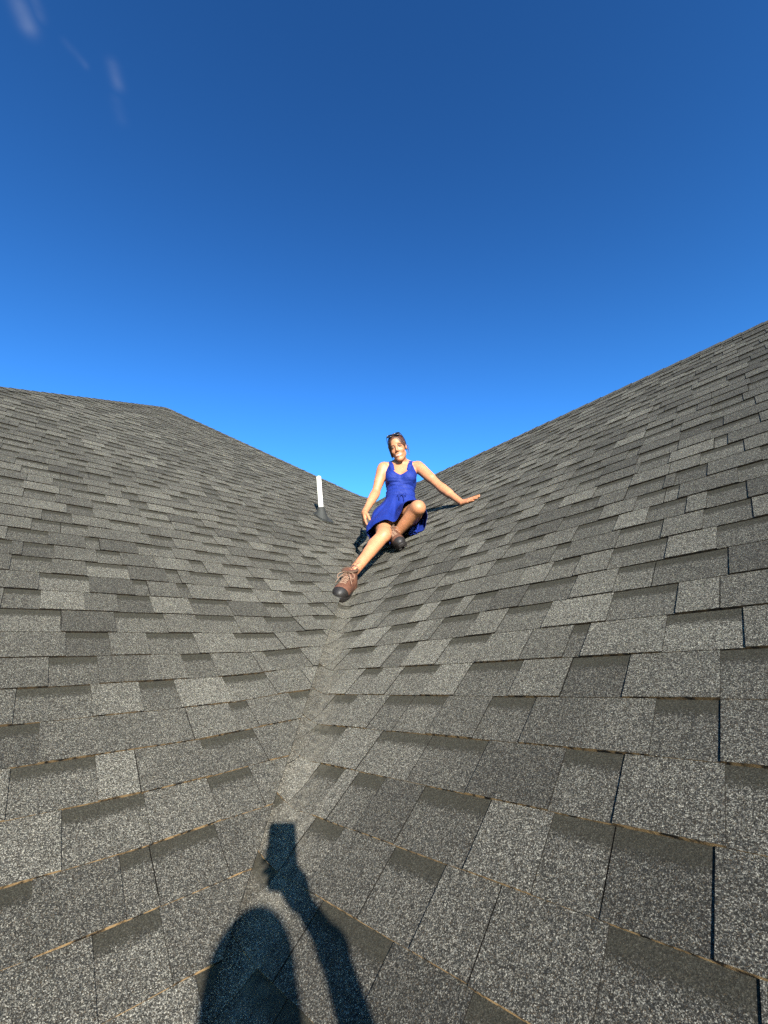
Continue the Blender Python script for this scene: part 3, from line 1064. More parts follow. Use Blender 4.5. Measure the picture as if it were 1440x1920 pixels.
for s, sh, el, wr in ((-1, 'rsh', 'rel', 'rwr'), (1, 'lsh', 'lel', 'lwr')):
    S_, E_, W_ = J[sh], J[el], J[wr]
    bf.ell(S_ - TZ * 0.006, (0.052, 0.050, 0.052), TM, 0.03)
    bf.cone(S_, E_, 0.046, 0.036, 0.02)
    bf.cone(S_ + (E_ - S_) * 0.2, S_ + (E_ - S_) * 0.55, 0.046, 0.042, 0.02)
    bf.cone(E_, W_, 0.037, 0.0255, 0.02)
    ua_ = unit(E_ - S_)
    bf.cone(S_ + ua_ * 0.03 + TX * s * 0.010, S_ + ua_ * 0.10 + TX * s * 0.006, 0.043, 0.036, 0.015)
    bf.cone(S_ + ua_ * 0.12 + TY * 0.008, S_ + ua_ * 0.20 + TY * 0.008, 0.037, 0.034, 0.015)
    bf.cone(E_ + (W_ - E_) * 0.12, E_ + (W_ - E_) * 0.40, 0.039, 0.034, 0.02)
# collar bones
for s in (-1, 1):
    bf.cone(TP(s * 0.02, 0.062, 0.005), TP(s * 0.13, 0.020, 0.022), 0.010, 0.010, 0.02)
head_shape(bf, HC, HM, HS)
# her right hand hangs by the hip, her left one is planted on the shingles
rtip = A3(ray_at(684, 1000, 3.27))
hand(bf, J['rwr'], rtip - J['rwr'], unit((0.95, 0.25, 0.0)), np.array([0.1, -1, 0.2]), 0.06, (0.12, 0.2, 0.28, 0.36), 0.12, (0.40, 0.25), 1.06, 0.004)
lt = A3(roof_hit(898, 932, 1, 0.016)); lw = J['lwr']
hand(bf, lw, lt - lw, -A3(NR), np.array([-0.2, 0.1, 1.0]), 0.13, (-0.02, 0.0, 0.0, 0.02), 0.0, (0.9, 0.05), 0.98, 0.004)
bP, bF = bf.nets()
bP = relax(bP, bF, 1, 0.4)
# skin colours, sun flush and ink
SK = np.array([0.350, 0.148, 0.073])
bc = np.tile(SK, (len(bP), 1))
def hash_lines(P, s, seed):
    r_ = np.random.default_rng(seed)
    v = np.zeros(len(P))
    for _ in range(5):
        d_ = r_.normal(size=3); v += np.sin(P @ d_ * s + r_.uniform(0, 6.28) + 1.6 * np.sin(P @ r_.normal(size=3) * s * 0.7))
    return v
for c_, r_, inkc, s_, a_ in ((J['rsh'] * 0 + J['lsh'] + TX * 0.0 + TY * 0.03 + TZ * 0.012 - TX * 0.022, 0.055, (0.25, 0.05, 0.05), 75, 0.8),
                             (J['rkn'] + (J['rhip'] - J['rkn']) * 0.20 + np.array([-0.05, -0.02, 0.01]), 0.055, (0.05, 0.035, 0.03), 95, 0.9),
                             (J['ran'] + (J['rkn'] - J['ran']) * 0.17 + np.array([-0.01, -0.035, 0.01]), 0.062, (0.025, 0.02, 0.02), 80, 1.0),
                             (TP(0.045, 0.09, -0.025), 0.034, (0.20, 0.10, 0.08), 110, 0.6)):
    dd = np.linalg.norm(bP - c_, axis=1)
    ln = np.abs(hash_lines(bP, s_, 3))
    m = np.clip(1.35 - dd / r_, 0, 1) * (ln < 0.75) * a_
    m = np.minimum(m, a_)
    bc = bc * (1 - m[:, None]) + np.array(inkc) * m[:, None]
chest = np.clip(1 - np.linalg.norm(bP - TP(0, 0.08, 0.0), axis=1) / 0.10, 0, 1)[:, None] * 0.35
bc = bc * (1 - chest) + np.array([0.31, 0.138, 0.07]) * chest
for k_, r_ in (('rkn', 0.055), ('lkn', 0.055), ('rel', 0.045), ('lel', 0.045), ('rsh', 0.06), ('lsh', 0.06), ('rwr', 0.09), ('lwr', 0.09)):
    m = np.exp(-(np.linalg.norm(bP - J[k_], axis=1) / r_) ** 2)[:, None] * 0.30
    bc = bc * (1 - m) + np.array([0.29, 0.105, 0.05]) * m
bc *= (1 + 0.10 * np.clip(hash_lines(bP, 26, 9) / 3, -1, 1) + 0.05 * np.clip(hash_lines(bP, 90, 4) / 3, -1, 1))[:, None]
head_colours(bP, bc, HC, HM, sz=HS)
np_mesh('body', bP, bF, M_SKIN, woman, bc)

# dress: bodice as a thin shell over the torso, cut for neck and arms
df = Field(axis_coords(-0.26, 0.36, 0.0048), axis_coords(3.30, 3.72, 0.0048), axis_coords(1.10, 1.80, 0.0048))
torso(df, 0.0075, 0.035, False)
for y_ in (0.02, 0.06, 0.10, 0.14):
    df.cone(TP(0, y_, -0.075), TP(0, y_, 0.10), 0.070, 0.072, 0.004, sub=True)
df.ell(TP(0, -0.10, 0.035), (0.056, 0.12, 0.10), TM, 0.004, sub=True)
for s in (-1, 1):
    df.ell(TP(s * 0.178, 0.0, 0.005), (0.066, 0.25, 0.098), TM, 0.004, sub=True)
    df.ell(TP(s * 0.165, 0.10, -0.02), (0.050, 0.10, 0.070), TM, 0.004, sub=True)
for s in (-1, 1):
    st = [TP(s * 0.070, 0.082, -0.085), TP(s * 0.080, 0.066, -0.03), TP(s * 0.088, 0.030, 0.030), TP(s * 0.086, -0.020, 0.052), TP(s * 0.074, -0.068, 0.01), TP(s * 0.055, -0.09, -0.06)]
    for a_, b_ in zip(st[:-1], st[1:]):
        for o_ in (-0.010, 0.0, 0.010):
            df.cone(a_ + TX * o_, b_ + TX * o_, 0.0105, 0.0105, 0.008)
df.cut(TP(0, 0, -0.40), TZ)
dP, dF = df.nets()
dP = relax(dP, dF, 2, 0.5)
# drawn creases across the waist
q = (dP - msh) @ TM.T
wr_ = np.exp(-((q[:, 2] + 0.265) / 0.065) ** 2) * (np.sin(q[:, 2] * 175 + 6 * q[:, 0] + 2.0 * np.sin(q[:, 0] * 22)) + 0.6 * np.sin(q[:, 2] * 300 - 14 * q[:, 0])) * 0.0028
wr_ += np.exp(-((q[:, 2] + 0.20) / 0.03) ** 2) * np.exp(-((q[:, 0] + 0.09) / 0.05) ** 2) * np.sin(q[:, 2] * 260 + 20 * q[:, 0]) * 0.002
nrm = q * np.array([1 / 0.13 ** 2, 1 / 0.095 ** 2, 0]); nrm /= np.linalg.norm(nrm, axis=1)[:, None] + 1e-9
dP = dP + (nrm * wr_[:, None]) @ TM
dress = np_mesh('dress', dP, dF, M_DRESS, woman)

# skirt: a flared sheet that is let fall over the thighs
def drape():
    cf = Field(axis_coords(-0.55, 0.60, 0.010), axis_coords(2.72, 3.92, 0.010), axis_coords(0.40, 1.60, 0.010))
    torso(cf, 0.006, 0.035, False); legs(cf, 0.004)
    mid_t = J['rhip'] * 0.45 + J['rkn'] * 0.55
    cf.ell(mid_t + np.array([-0.036, 0.01, -0.02]), (0.078, 0.11, 0.070), None, 0.03)
    for el, wr in (('rel', 'rwr'),):
        cf.cone(J[el], J[wr], 0.040, 0.030, 0.02)
        cf.cone(J[wr], rtip, 0.036, 0.014, 0.02)
    D = cf.D; g0 = np.array([a[0] for a in cf.ax]); h = 0.010
    def sdf(P):
        t = (P - g0) / h
        i = np.clip(np.floor(t).astype(int), 0, np.array(D.shape) - 2); f = np.clip(t - i, 0, 1)
        v = 0
        for a in (0, 1):
            for b in (0, 1):
                for c in (0, 1):
                    w = (f[:, 0] if a else 1 - f[:, 0]) * (f[:, 1] if b else 1 - f[:, 1]) * (f[:, 2] if c else 1 - f[:, 2])
                    v = v + w * D[i[:, 0] + a, i[:, 1] + b, i[:, 2] + c]
        return v
    NTH, NRW, LEN, FLR = 160, 29, 0.375, 0.80
    th = np.arange(NTH) / NTH * 2 * np.pi
    dl = LEN / (NRW - 1)
    zc = -0.335
    rx, ry = 0.131, 0.099
    ring = np.stack([rx * np.cos(th), ry * np.sin(th)], 1)
    X = np.zeros((NRW, NTH, 3))
    circ0 = np.linalg.norm(np.roll(ring, -1, 0) - ring, axis=1)
    fwd = np.clip(np.sin(th), 0, 1)
    for i in range(NRW):
        s = i * dl
        out = ring + ring / np.linalg.norm(ring, axis=1)[:, None] * s
        drop = -0.10 * s + 0.16 * s * fwd
        X[i] = msh + out[:, :1] * TX + out[:, 1:] * TY + ((zc + drop)[:, None]) * TZ
    rest_h = np.array([circ0 * (1 + FLR * i * dl / 0.115) for i in range(NRW)])
    rest_v = dl
    V = np.zeros_like(X)
    pin = X[0].copy()
    nR, nL, v0 = A3(NR), A3(NL), A3(V0)
    rngs = np.random.default_rng(2)
    X[1:] += rngs.normal(0, 0.002, X[1:].shape)
    dt = 1 / 60
    gdir = np.array([0, 0, -9.8])
    rest_d = np.sqrt(((rest_h[1:] + rest_h[:-1]) / 2) ** 2 + rest_v ** 2)
    def pairs(A, B, rest, stiff, wa=0.5, wb=0.5):
        d = B - A; L = np.linalg.norm(d, axis=-1, keepdims=True) + 1e-9
        c = d * ((L - rest[..., None]) / L) * stiff
        return c * wa, -c * wb
    for step in range(150):
        V[1:] += gdir * dt
        V *= 0.965
        P = X + V * dt
        P[0] = pin
        for it in range(9):
            for par in (0, 1):                       # round the skirt
                ia = np.arange(par, NTH, 2); ib = (ia + 1) % NTH
                a, b = pairs(P[1:, ia], P[1:, ib], rest_h[1:, ia], 0.9)
                P[1:, ia] += a; P[1:, ib] += b
            for par in (0, 1):                       # down the skirt
                ra = np.arange(par, NRW - 1, 2); rb = ra + 1
                a, b = pairs(P[ra], P[rb], np.full((len(ra), NTH), rest_v), 1.0)
                P[ra] += a; P[rb] += b
                P[0] = pin
            for sh in (1, -1):                       # shear
                ra = np.arange(0, NRW - 1); q_ = np.roll(P, -sh, axis=1)
                d = q_[1:] - P[:-1]; L = np.linalg.norm(d, axis=-1, keepdims=True) + 1e-9
                c = d * ((L - rest_d[..., None]) / L) * 0.08
                P[:-1] += c; P[1:] -= np.roll(c, sh, axis=1)
            bend = (P[2:] - P[:-2]); L = np.linalg.norm(bend, axis=-1, keepdims=True) + 1e-9
            c = bend * np.minimum(0, (L - 2 * rest_v * 0.92) / L) * 0.10
            P[:-2] += c; P[2:] -= c
            q2 = np.roll(P, -2, axis=1); d = q2 - P; L = np.linalg.norm(d, axis=-1, keepdims=True) + 1e-9
            r2 = (rest_h + np.roll(rest_h, -1, 1))[..., None]
            c = d * np.minimum(0, (L - r2 * 0.80) / L) * 0.06
            P += c; P -= np.roll(c, 2, axis=1)
            P[0] = pin
            if it % 3 == 2:
                f = P.reshape(-1, 3)
                d = sdf(f); m = d < 0.010
                if m.any():
                    g = np.stack([sdf(f[m] + np.eye(3)[a] * 0.008) - sdf(f[m] - np.eye(3)[a] * 0.008) for a in range(3)], 1)
                    g /= np.linalg.norm(g, axis=1)[:, None] + 1e-9
                    f[m] += g * (0.010 - d[m])[:, None]
                for nn in (nR, nL):
                    dd = (f - v0) @ nn - 0.026
                    mm = dd < 0
                    f[mm] -= nn * dd[mm][:, None]
                P = f.reshape(P.shape)
                P[0] = pin
        nV = (P - X) / dt
        # friction where the cloth lies on something
        f = P.reshape(-1, 3)
        tch = ((sdf(f) < 0.014) | ((f - v0) @ nR < 0.030)).reshape(NRW, NTH)
        nV[tch] *= 0.45
        V = np.clip(nV, -2.5, 2.5); X = P
    for _ in range(1):
        Y = X.copy(); Y[1:-1] = X[1:-1] * 0.5 + 0.25 * (X[2:] + X[:-2]); X = Y
        X = X * 0.5 + 0.25 * (np.roll(X, 1, 1) + np.roll(X, -1, 1))
    # soft gathers let into the waist seam
    du = np.roll(X, -1, 1) - np.roll(X, 1, 1); dv_ = np.zeros_like(X); dv_[1:-1] = X[2:] - X[:-2]; dv_[0] = X[1] - X[0]; dv_[-1] = X[-1] - X[-2]
    nn_ = np.cross(du, dv_); nn_ /= np.linalg.norm(nn_, axis=-1, keepdims=True) + 1e-9
    cen_ = X.mean((0, 1)); nn_ *= np.sign(((X - cen_) * nn_).sum(-1).mean()) or 1
    sg_ = (np.arange(NRW) / (NRW - 1))[:, None]
    pl = 0.0075 * (1 + np.sin(th[None, :] * 13 + 1.2 * np.sin(th * 3)[None, :] + 1.5 * sg_)) + 0.004 * (1 + np.sin(th[None, :] * 29 + 2.0 * sg_))
    X = X + nn_ * (pl * np.clip(sg_ * 3.0, 0, 1) * (0.55 + 0.75 * sg_))[..., None]
    P = X.reshape(-1, 3)
    F = []
    for i in range(NRW - 1):
        for j in range(NTH):
            F.append((i * NTH + j, i * NTH + (j + 1) % NTH, (i + 1) * NTH + (j + 1) % NTH, (i + 1) * NTH + j))
    return P, np.array(F)
sP, sF = drape()
skirt = np_mesh('skirt', sP, sF, M_DRESS, dress)
sm = skirt.modifiers.new('thickness', 'SOLIDIFY'); sm.thickness = 0.003; sm.offset = 0
sb = skirt.modifiers.new('smooth', 'SUBSURF'); sb.levels = 1; sb.render_levels = 1

# drawstring tied at the waist seam
tie = []
tk = TP(0.012, 0.112, -0.352)
for s, e in ((-1, (-0.020, 0.030, -0.060)), (1, (0.016, 0.034, -0.075))):
    e = np.array(e)
    tie.append(tube([TP(0.012 + p[0], 0.116 + p[1], -0.350 + p[2]) for p in spline([(0, 0, 0), e * 0.4 + np.array([s * 0.012, 0.012, 0]), e], 5)], 0.0032, 6))
    lp = [(0, 0, 0), (s * 0.022, 0.012, 0.010), (s * 0.036, 0.016, -0.010), (s * 0.018, 0.012, -0.014), (0, 0.004, 0)]
    tie.append(tube([TP(0.012 + p[0], 0.116 + p[1], -0.350 + p[2]) for p in spline(lp, 5)], 0.0032, 6))
vs, fs = join(tie)
tie_o = np_mesh('drawstring', np.array(vs), np.array([f for f in fs if len(f) == 4]), M_DRESS, dress)

# hair, pulled back, with loose strands
hf_ = Field(axis_coords(HC[0] - 0.16, HC[0] + 0.16, 0.0036), axis_coords(HC[1] - 0.17, HC[1] + 0.20, 0.0036), axis_coords(HC[2] - 0.17, HC[2] + 0.19, 0.0036))
HP = lambda x, y, z: HC + HM.T @ np.array([x, y, z * HS])
hf_.ell(HP(0, -0.018, 0.038), (0.078, 0.098, 0.090 * HS), HM, 0.01)
hf_.ell(HP(0.004, -0.045, 0.088), (0.058, 0.055, 0.036), HM, 0.02)
hf_.ell(HP(0.010, -0.095, 0.0), (0.042, 0.036, 0.050), HM, 0.02)
for s in (-1, 1):
    hf_.cone(HP(s * 0.068, 0.014, 0.03), HP(s * 0.069, -0.008, (-0.050 if s < 0 else -0.030)), 0.013, (0.012 if s < 0 else 0.006), 0.01)
hf_.ell(HP(0, 0.105, -0.030), (0.067, 0.082, 0.112), HM, 0.006, sub=True)
hf_.ell(HP(0, 0.115, 0.050), (0.054, 0.060, 0.042), HM, 0.006, sub=True)
hf_.ell(HP(0, 0.03, -0.10), (0.062, 0.09, 0.07), HM, 0.006, sub=True)
hf_.ell(HP(0.084, -0.008, -0.006), (0.020, 0.017, 0.026), HM, 0.004, sub=True)
hP, hF = hf_.nets()
hP = relax(hP, hF, 1, 0.4)
hair = np_mesh('hair', hP, hF, M_HAIR, woman)
rs = random.Random(4)
strands = []
for i in range(16):
    s = 1 if i % 4 else -1
    a = np.array([s * 0.070, rs.uniform(-0.08, -0.03), rs.uniform(-0.03, 0.05)])
    dv = np.array([s * rs.uniform(0.002, 0.022), rs.uniform(-0.01, 0.02), -rs.uniform(0.04, 0.085)])
    mid = a + dv * 0.5 + np.array([s * rs.uniform(0.0, 0.010), rs.uniform(-.01, .01), 0])
    strands.append(tube([HP(*p) for p in spline([a, mid, a + dv], 4)], [0.0012] * 8 + [0.0004], 4))
for i in range(8):
    a = np.array([rs.uniform(-0.03, 0.05), rs.uniform(-0.07, -0.02), 0.108])
    dv = np.array([rs.uniform(-0.02, 0.03), rs.uniform(-0.03, 0.0), rs.uniform(0.008, 0.018)])
    strands.append(tube([HP(*p) for p in spline([a, a + dv * 0.6 + np.array([0, 0, 0.004]), a + dv], 4)], [0.0009] * 8 + [0.0003], 4))
# combed locks over the crown, from the hairline to the knot behind
er = np.array([0.0795, 0.0995, 0.0915 * HS]); ec = np.array([0, -0.018, 0.038 * HS])
for i in range(54):
    f0 = -1.35 + 2.7 * i / 53 + rs.uniform(-0.02, 0.02)
    d0 = unit((math.sin(f0) * 0.92, math.cos(f0) * 0.62, 0.42 + 0.38 * math.cos(f0) ** 2))
    d1 = unit((rs.uniform(-0.25, 0.3), -0.95, rs.uniform(-0.05, 0.45)))
    pts = []
    for k in range(9):
        t_ = k / 8
        dd_ = unit(d0 * (1 - t_) + d1 * t_ + np.array([0, 0, 0.5 * math.sin(math.pi * t_)]))
        q_ = ec + er * dd_ * (1.004 + 0.012 * math.sin(math.pi * t_) * rs.random())
        pts.append(HC + HM.T @ q_)
    strands.append(tube(pts, [0.0010] + [0.0030] * 7 + [0.0012], 5))
vs, fs = join(strands)
lo_ = np_mesh('hair_locks', np.array(vs), np.array([f for f in fs if len(f) == 4]), M_HAIR, hair)
lo_['kind'] = 'stuff'

# sunglasses pushed up on the hair
SGP = lambda x, y, z: HP(x, y, z)
sg = empty('sunglasses', SGP(0, 0.055, 0.105))
tag(sg, 'dark sunglasses pushed up on the hair of the seated woman', 'sunglasses')
M_LENS = plain('dark_lens', (0.006, 0.007, 0.009), 0.08, 0.8)
M_FRAME = plain('glasses_frame', (0.012, 0.010, 0.010), 0.25, 0.6)
gy, gz = 0.052, 0.103
tilt = unit((0, 0.62, 0.78)); gup = unit((0, -0.78, 0.62))
frame_parts = []
for s in (-1, 1):
    c = np.array([s * 0.034, gy, gz])
    ring_ = [c + np.array([0.027, 0, 0]) * math.cos(a) + gup * 0.020 * math.sin(a) + tilt * (0.006 - 6.0 * (0.029 * math.cos(a)) ** 2 * 0.5) for a in np.linspace(0, 2 * math.pi, 21)]
    frame_parts.append(tube([SGP(*p) for p in ring_], 0.0034, 6))
    lv = [SGP(*(c + tilt * 0.008))] + [SGP(*p) for p in ring_[:-1]]
    lv += [SGP(*(c + tilt * 0.004))] + [SGP(*(p - tilt * 0.002)) for p in ring_[:-1]]
    lf = [(0, 1 + k, 1 + (k + 1) % 20) for k in range(20)] + [(21, 22 + (k + 1) % 20, 22 + k) for k in range(20)] + [(1 + k, 22 + k, 22 + (k + 1) % 20, 1 + (k + 1) % 20) for k in range(20)]
    lo = mesh_obj('lens', lv, lf, M_LENS, smooth=True)
    lo.parent = sg; lo.matrix_parent_inverse = Matrix.Translation(-Vector(sg.location))
    tp = [c + np.array([s * 0.029, 0, 0]), c + np.array([s * 0.036, -0.02, -0.012]), np.array([s * 0.079, -0.02, 0.060]), np.array([s * 0.077, -0.06, 0.02])]
    frame_parts.append(tube([SGP(*p) for p in spline(tp, 5)], 0.0026, 6))
frame_parts.append(tube([SGP(-0.006, gy, gz + 0.004), SGP(0, gy + 0.003, gz + 0.007), SGP(0.006, gy, gz + 0.004)], 0.0025, 6))
vs, fs = join(frame_parts)
fo = mesh_obj('frame', vs, fs, M_FRAME, smooth=True)
fo.parent = sg; fo.matrix_parent_inverse = Matrix.Translation(-Vector(sg.location))

# ------------------------------------------------------------------ hiking boots (x forward from the heel, y across, z up from the tread)
def outline(n=44, grow=0.0):
    pts = []
    for i in range(n):
        a = 2 * math.pi * i / n
        x = 0.138 + (0.138 + grow) * math.cos(a)
        t = x / 0.276
        w = 0.034 + 0.016 * math.sin(min(1, max(0, (t - 0.25) / 0.75)) * math.pi * 0.72) + (0.0 if t > 0.3 else 0.002)
        y = (w + grow) * np.sign(math.sin(a)) * abs(math.sin(a)) ** 0.55
        pts.append((x, y))
    return pts
def lift(x):
    return 0.020 * max(0.0, (x - 0.20) / 0.076) ** 2
def sole_mesh():
    vs = []; fs = []
    lv = [(0.0, -0.004), (0.006, 0.0), (0.020, 0.002), (0.024, 0.0), (0.034, 0.001), (0.040, -0.003)]
    n = 44
    for z, g in lv:
        for x, y in outline(n, g): vs.append((x, y, z + lift(x)))
    for k in range(len(lv) - 1):
        for i in range(n): fs.append((k * n + i, k * n + (i + 1) % n, (k + 1) * n + (i + 1) % n, (k + 1) * n + i))
    fs.append(tuple(range(n - 1, -1, -1))); fs.append(tuple((len(lv) - 1) * n + i for i in range(n)))
    lugs = [(vs, fs)]
    for i in range(9):
        for s in (-1, 1):
            x = 0.022 + 0.029 * i
            if 0.10 < x < 0.13: continue
            w = 0.034 if x < 0.1 else 0.043
            if x > 0.23: w = 0.032
            bx = [(x + dx, s * (w * 0.30 + dy), z + lift(x)) for z in (-0.006, 0.003) for dx, dy in ((-0.009, 0), (0.009, 0), (0.009, w * 0.64), (-0.009, w * 0.64))]
            lugs.append((bx, [(3, 2, 1, 0), (4, 5, 6, 7), (0, 1, 5, 4), (1, 2, 6, 5), (2, 3, 7, 6), (3, 0, 4, 7)]))
    return join(lugs)
def upper_field(grow=0.0):
    f = Field(axis_coords(-0.03, 0.31, 0.004), axis_coords(-0.08, 0.08, 0.004), axis_coords(0.0, 0.22, 0.004))
    f.cone((0.050, 0, 0.055), (0.056, 0, 0.150), 0.044 + grow, 0.046 + grow, 0.02)
    f.ell((0.045, 0, 0.055), (0.046, 0.038, 0.055), None, 0.02, grow=grow)
    f.cone((0.085, 0, 0.085), (0.200, 0, 0.060), 0.046 + grow, 0.038 + grow, 0.03)
    f.ell((0.205, 0, 0.052), (0.068, 0.046, 0.042), None, 0.03, grow=grow)
    f.ell((0.130, 0, 0.045), (0.10, 0.038, 0.035), None, 0.03, grow=grow)
    return f
uf = upper_field(); uf.cut((0, 0, 0.034), (0, 0, 1)); uf.cut((0.06, 0, 0.156), unit((-0.12, 0, -1)))
upP, upF = uf.nets(); upP = relax(upP, upF, 2, 0.5)
cf_ = upper_field(0.0035); cf_.cut((0, 0, 0.036), (0, 0, 1)); cf_.cut((0.218, 0, 0.05), unit((1, 0, -0.45)))
cpP, cpF = cf_.nets(); cpP = relax(cpP, cpF, 2, 0.5)
def lace_mesh():
    parts = []
    def top(x, y):                # height of the instep
        zc = 0.131 - (x - 0.085) * 0.27 if x > 0.085 else 0.131
        return zc + 0.004 - 5.0 * y * y
    xs = [0.106, 0.124, 0.142, 0.160, 0.178]
    for i, x in enumerate(xs):
        for s in (-1, 1):
            p = [(x + dx, yy, top(x + dx, yy)) for dx, yy in ((0, s * 0.024), (0.005, s * 0.012), (0.010, 0), (0.014, -s * 0.012), (0.018, -s * 0.024))]
            parts.append(tube(p, 0.0020, 5))
    k = np.array([0.102, 0, 0.137])
    for s in (-1, 1):
        loop = [k, k + (0.006, s * 0.022, 0.014), k + (0.022, s * 0.050, 0.004), k + (0.038, s * 0.050, -0.016), k + (0.026, s * 0.022, -0.004), k]
        parts.append(tube(spline(loop, 6), 0.0019, 5))
        parts.append(tube(spline([k, k + (0.014, s * 0.014, 0.008), k + (0.045, s * 0.034, -0.010), k + (0.070, s * 0.052, -0.040)], 6), 0.0018, 5))
    return join(parts)
lcV, lcF = lace_mesh()
slV, slF = sole_mesh()
colr = []
for i in range(25):
    a = 2 * math.pi * i / 24
    colr.append((0.058 + 0.045 * math.cos(a), 0.045 * math.sin(a), 0.154 - 0.004 * math.cos(a)))
clV, clF = tube(colr, 0.0085, 8)
def boot(toe, fwd, up, par, size=1.0):
    """toe: the tip of the sole on the roof"""
    fwd = unit(fwd); up = unit(np.asarray(up) - fwd * np.dot(up, fwd)); lat = np.cross(up, fwd)
    org = np.asarray(toe) - fwd * 0.27 * size
    mw = Matrix(((fwd[0], lat[0], up[0], org[0]), (fwd[1], lat[1], up[1], org[1]), (fwd[2], lat[2], up[2], org[2]), (0, 0, 0, 1)))
    mw = mw @ Matrix.Scale(size, 4)
    b_ = np_mesh('boot', upP, upF, M_LEATHER)
    b_.parent = par
    b_.matrix_parent_inverse = Matrix.Translation(-Vector(par.location))
    b_.matrix_local = mw
    b_.matrix_basis = mw
    for nm, P_, F_, mt in (('toe_cap', cpP, cpF, M_RUBBER), ('sole', slV, slF, M_RUBBER), ('lace', lcV, lcF, M_LACE), ('padded_collar', clV, clF, M_COLLAR)):
        o = mesh_obj(nm, P_, F_, mt, smooth=(nm != 'sole'))
        o.parent = b_
    return b_
rf = unit((-0.22, -0.90, -0.38)); ru = unit((0.10, -0.40, 0.90)); ru = unit(ru - rf * (ru @ rf))
rt_toe = J['ran'] - rf * 0.062 - ru * 0.128 + rf * 0.27 * 1.1
boot(rt_toe, rf, ru, woman, 1.1)
print('boot clearance', [[round(float((p_ - A3(V0)) @ A3(n_)), 3) for n_ in (NR, NL)] for p_ in (rt_toe, rt_toe - rf * 0.297)])
lt_toe = A3(roof_hit(757, 1029, 1, 0.012))
lf_ = unit(lt_toe - (J['lan'] - A3(NR) * 0.06))
boot(lt_toe, lf_, A3(NR), woman)

# ------------------------------------------------------------------ vent pipe on the left slope
vb = Vector(ray_at(602, 953, 4.26)); vt = Vector(ray_at(597.5, 894, 4.25))
vd = (vt - vb).normalized()
vent = empty('vent_pipe', roof_hit(603, 975, -1))
tag(vent, 'white plastic vent pipe in a dark rubber boot on the left roof slope', 'vent pipe')
def vpart(o):
    o.parent = vent; o.matrix_parent_inverse = Matrix.Translation(-Vector(vent.location)); return o
M_PVC = plain('white_pvc', (0.60, 0.57, 0.49), 0.35, 0.5, 0.05, 30)
M_BOOT = plain('grey_rubber_flashing', (0.022, 0.0225, 0.020), 0.7, 0.3, 0.2, 40)
def lathe(base, axis, prof, n=28):
    a = axis.orthogonal().normalized(); b = axis.cross(a)
    vs = []; fs = []
    for h, r_ in prof:
        for k in range(n):
            g = 2 * math.pi * k / n
            vs.append(base + axis * h + (a * math.cos(g) + b * math.sin(g)) * r_)
    for i in range(len(prof) - 1):
        for k in range(n):
            fs.append((i * n + k, i * n + (k + 1) % n, (i + 1) * n + (k + 1) % n, (i + 1) * n + k))
    return vs, fs
PR = 0.0255
LN = (vt - vb).length
vs, fs = lathe(vb - vd * 0.25, vd, [(0, PR), (0.25 + LN - 0.003, PR), (0.25 + LN, PR - 0.002), (0.25 + LN, PR - 0.006), (LN, PR - 0.006), (LN, 0.0005)])
vpart(mesh_obj('pipe', vs, fs, M_PVC, smooth=True))
# rubber boot: a sleeve that widens to an oval on the slope, with a flat flange
n = 32
vs = []; fs = []
rows = 7
axp = vd; a_ = (UL - vd * UL.dot(vd)).normalized(); b_ = vd.cross(a_)
foot_c = vb - vd * ((vb - V0).dot(NL) - 0.022) / vd.dot(NL)
for i in range(rows):
    t_ = i / (rows - 1)
    for k in range(n):
        g = 2 * math.pi * k / n
        topp = vb + (a_ * math.cos(g) + b_ * math.sin(g)) * (PR + 0.014)
        bot = foot_c + UL * (0.066 * math.cos(g)) + VL * (0.098 * math.sin(g) * (1 if VL.dot(b_) > 0 else -1))
        p = topp.lerp(bot, t_)
        p = p - (p - (vb + (foot_c - vb) * t_)) * (0.10 * math.sin(t_ * math.pi)) * 0.6
        vs.append(p)
for k in range(n):
    g = 2 * math.pi * k / n
    vs.append(vb + vd * 0.004 + (a_ * math.cos(g) + b_ * math.sin(g)) * (PR + 0.001))
for i in range(rows - 1):
    for k in range(n):
        fs.append((i * n + k, (i + 1) * n + k, (i + 1) * n + (k + 1) % n, i * n + (k + 1) % n))
for k in range(n):
    fs.append((rows * n + k, k, (k + 1) % n, rows * n + (k + 1) % n))
bo = vpart(mesh_obj('rubber_sleeve', vs, fs, M_BOOT, smooth=True))
col_v, col_f = lathe(vb - vd * 0.012, vd, [(0, PR + 0.013), (0.002, PR + 0.0165), (0.014, PR + 0.0165), (0.017, PR + 0.012), (0.017, PR + 0.001)])
vpart(mesh_obj('collar', col_v, col_f, M_BOOT, smooth=True))
fl = []
for h in (0.010, 0.019):
    for k in range(28):
        g = 2 * math.pi * k / 28
        cx = math.copysign(abs(math.cos(g)) ** 0.35, math.cos(g)); sy = math.copysign(abs(math.sin(g)) ** 0.35, math.sin(g))
        fl.append(foot_c - NL * 0.022 + UL * (0.085 * cx + 0.02) + VL * (0.115 * sy - 0.01) + NL * h)
ff = [tuple(range(27, -1, -1)), tuple(range(28, 56))] + [(k, (k + 1) % 28, 28 + (k + 1) % 28, 28 + k) for k in range(28)]
vpart(mesh_obj('flange', fl, ff, M_BOOT))

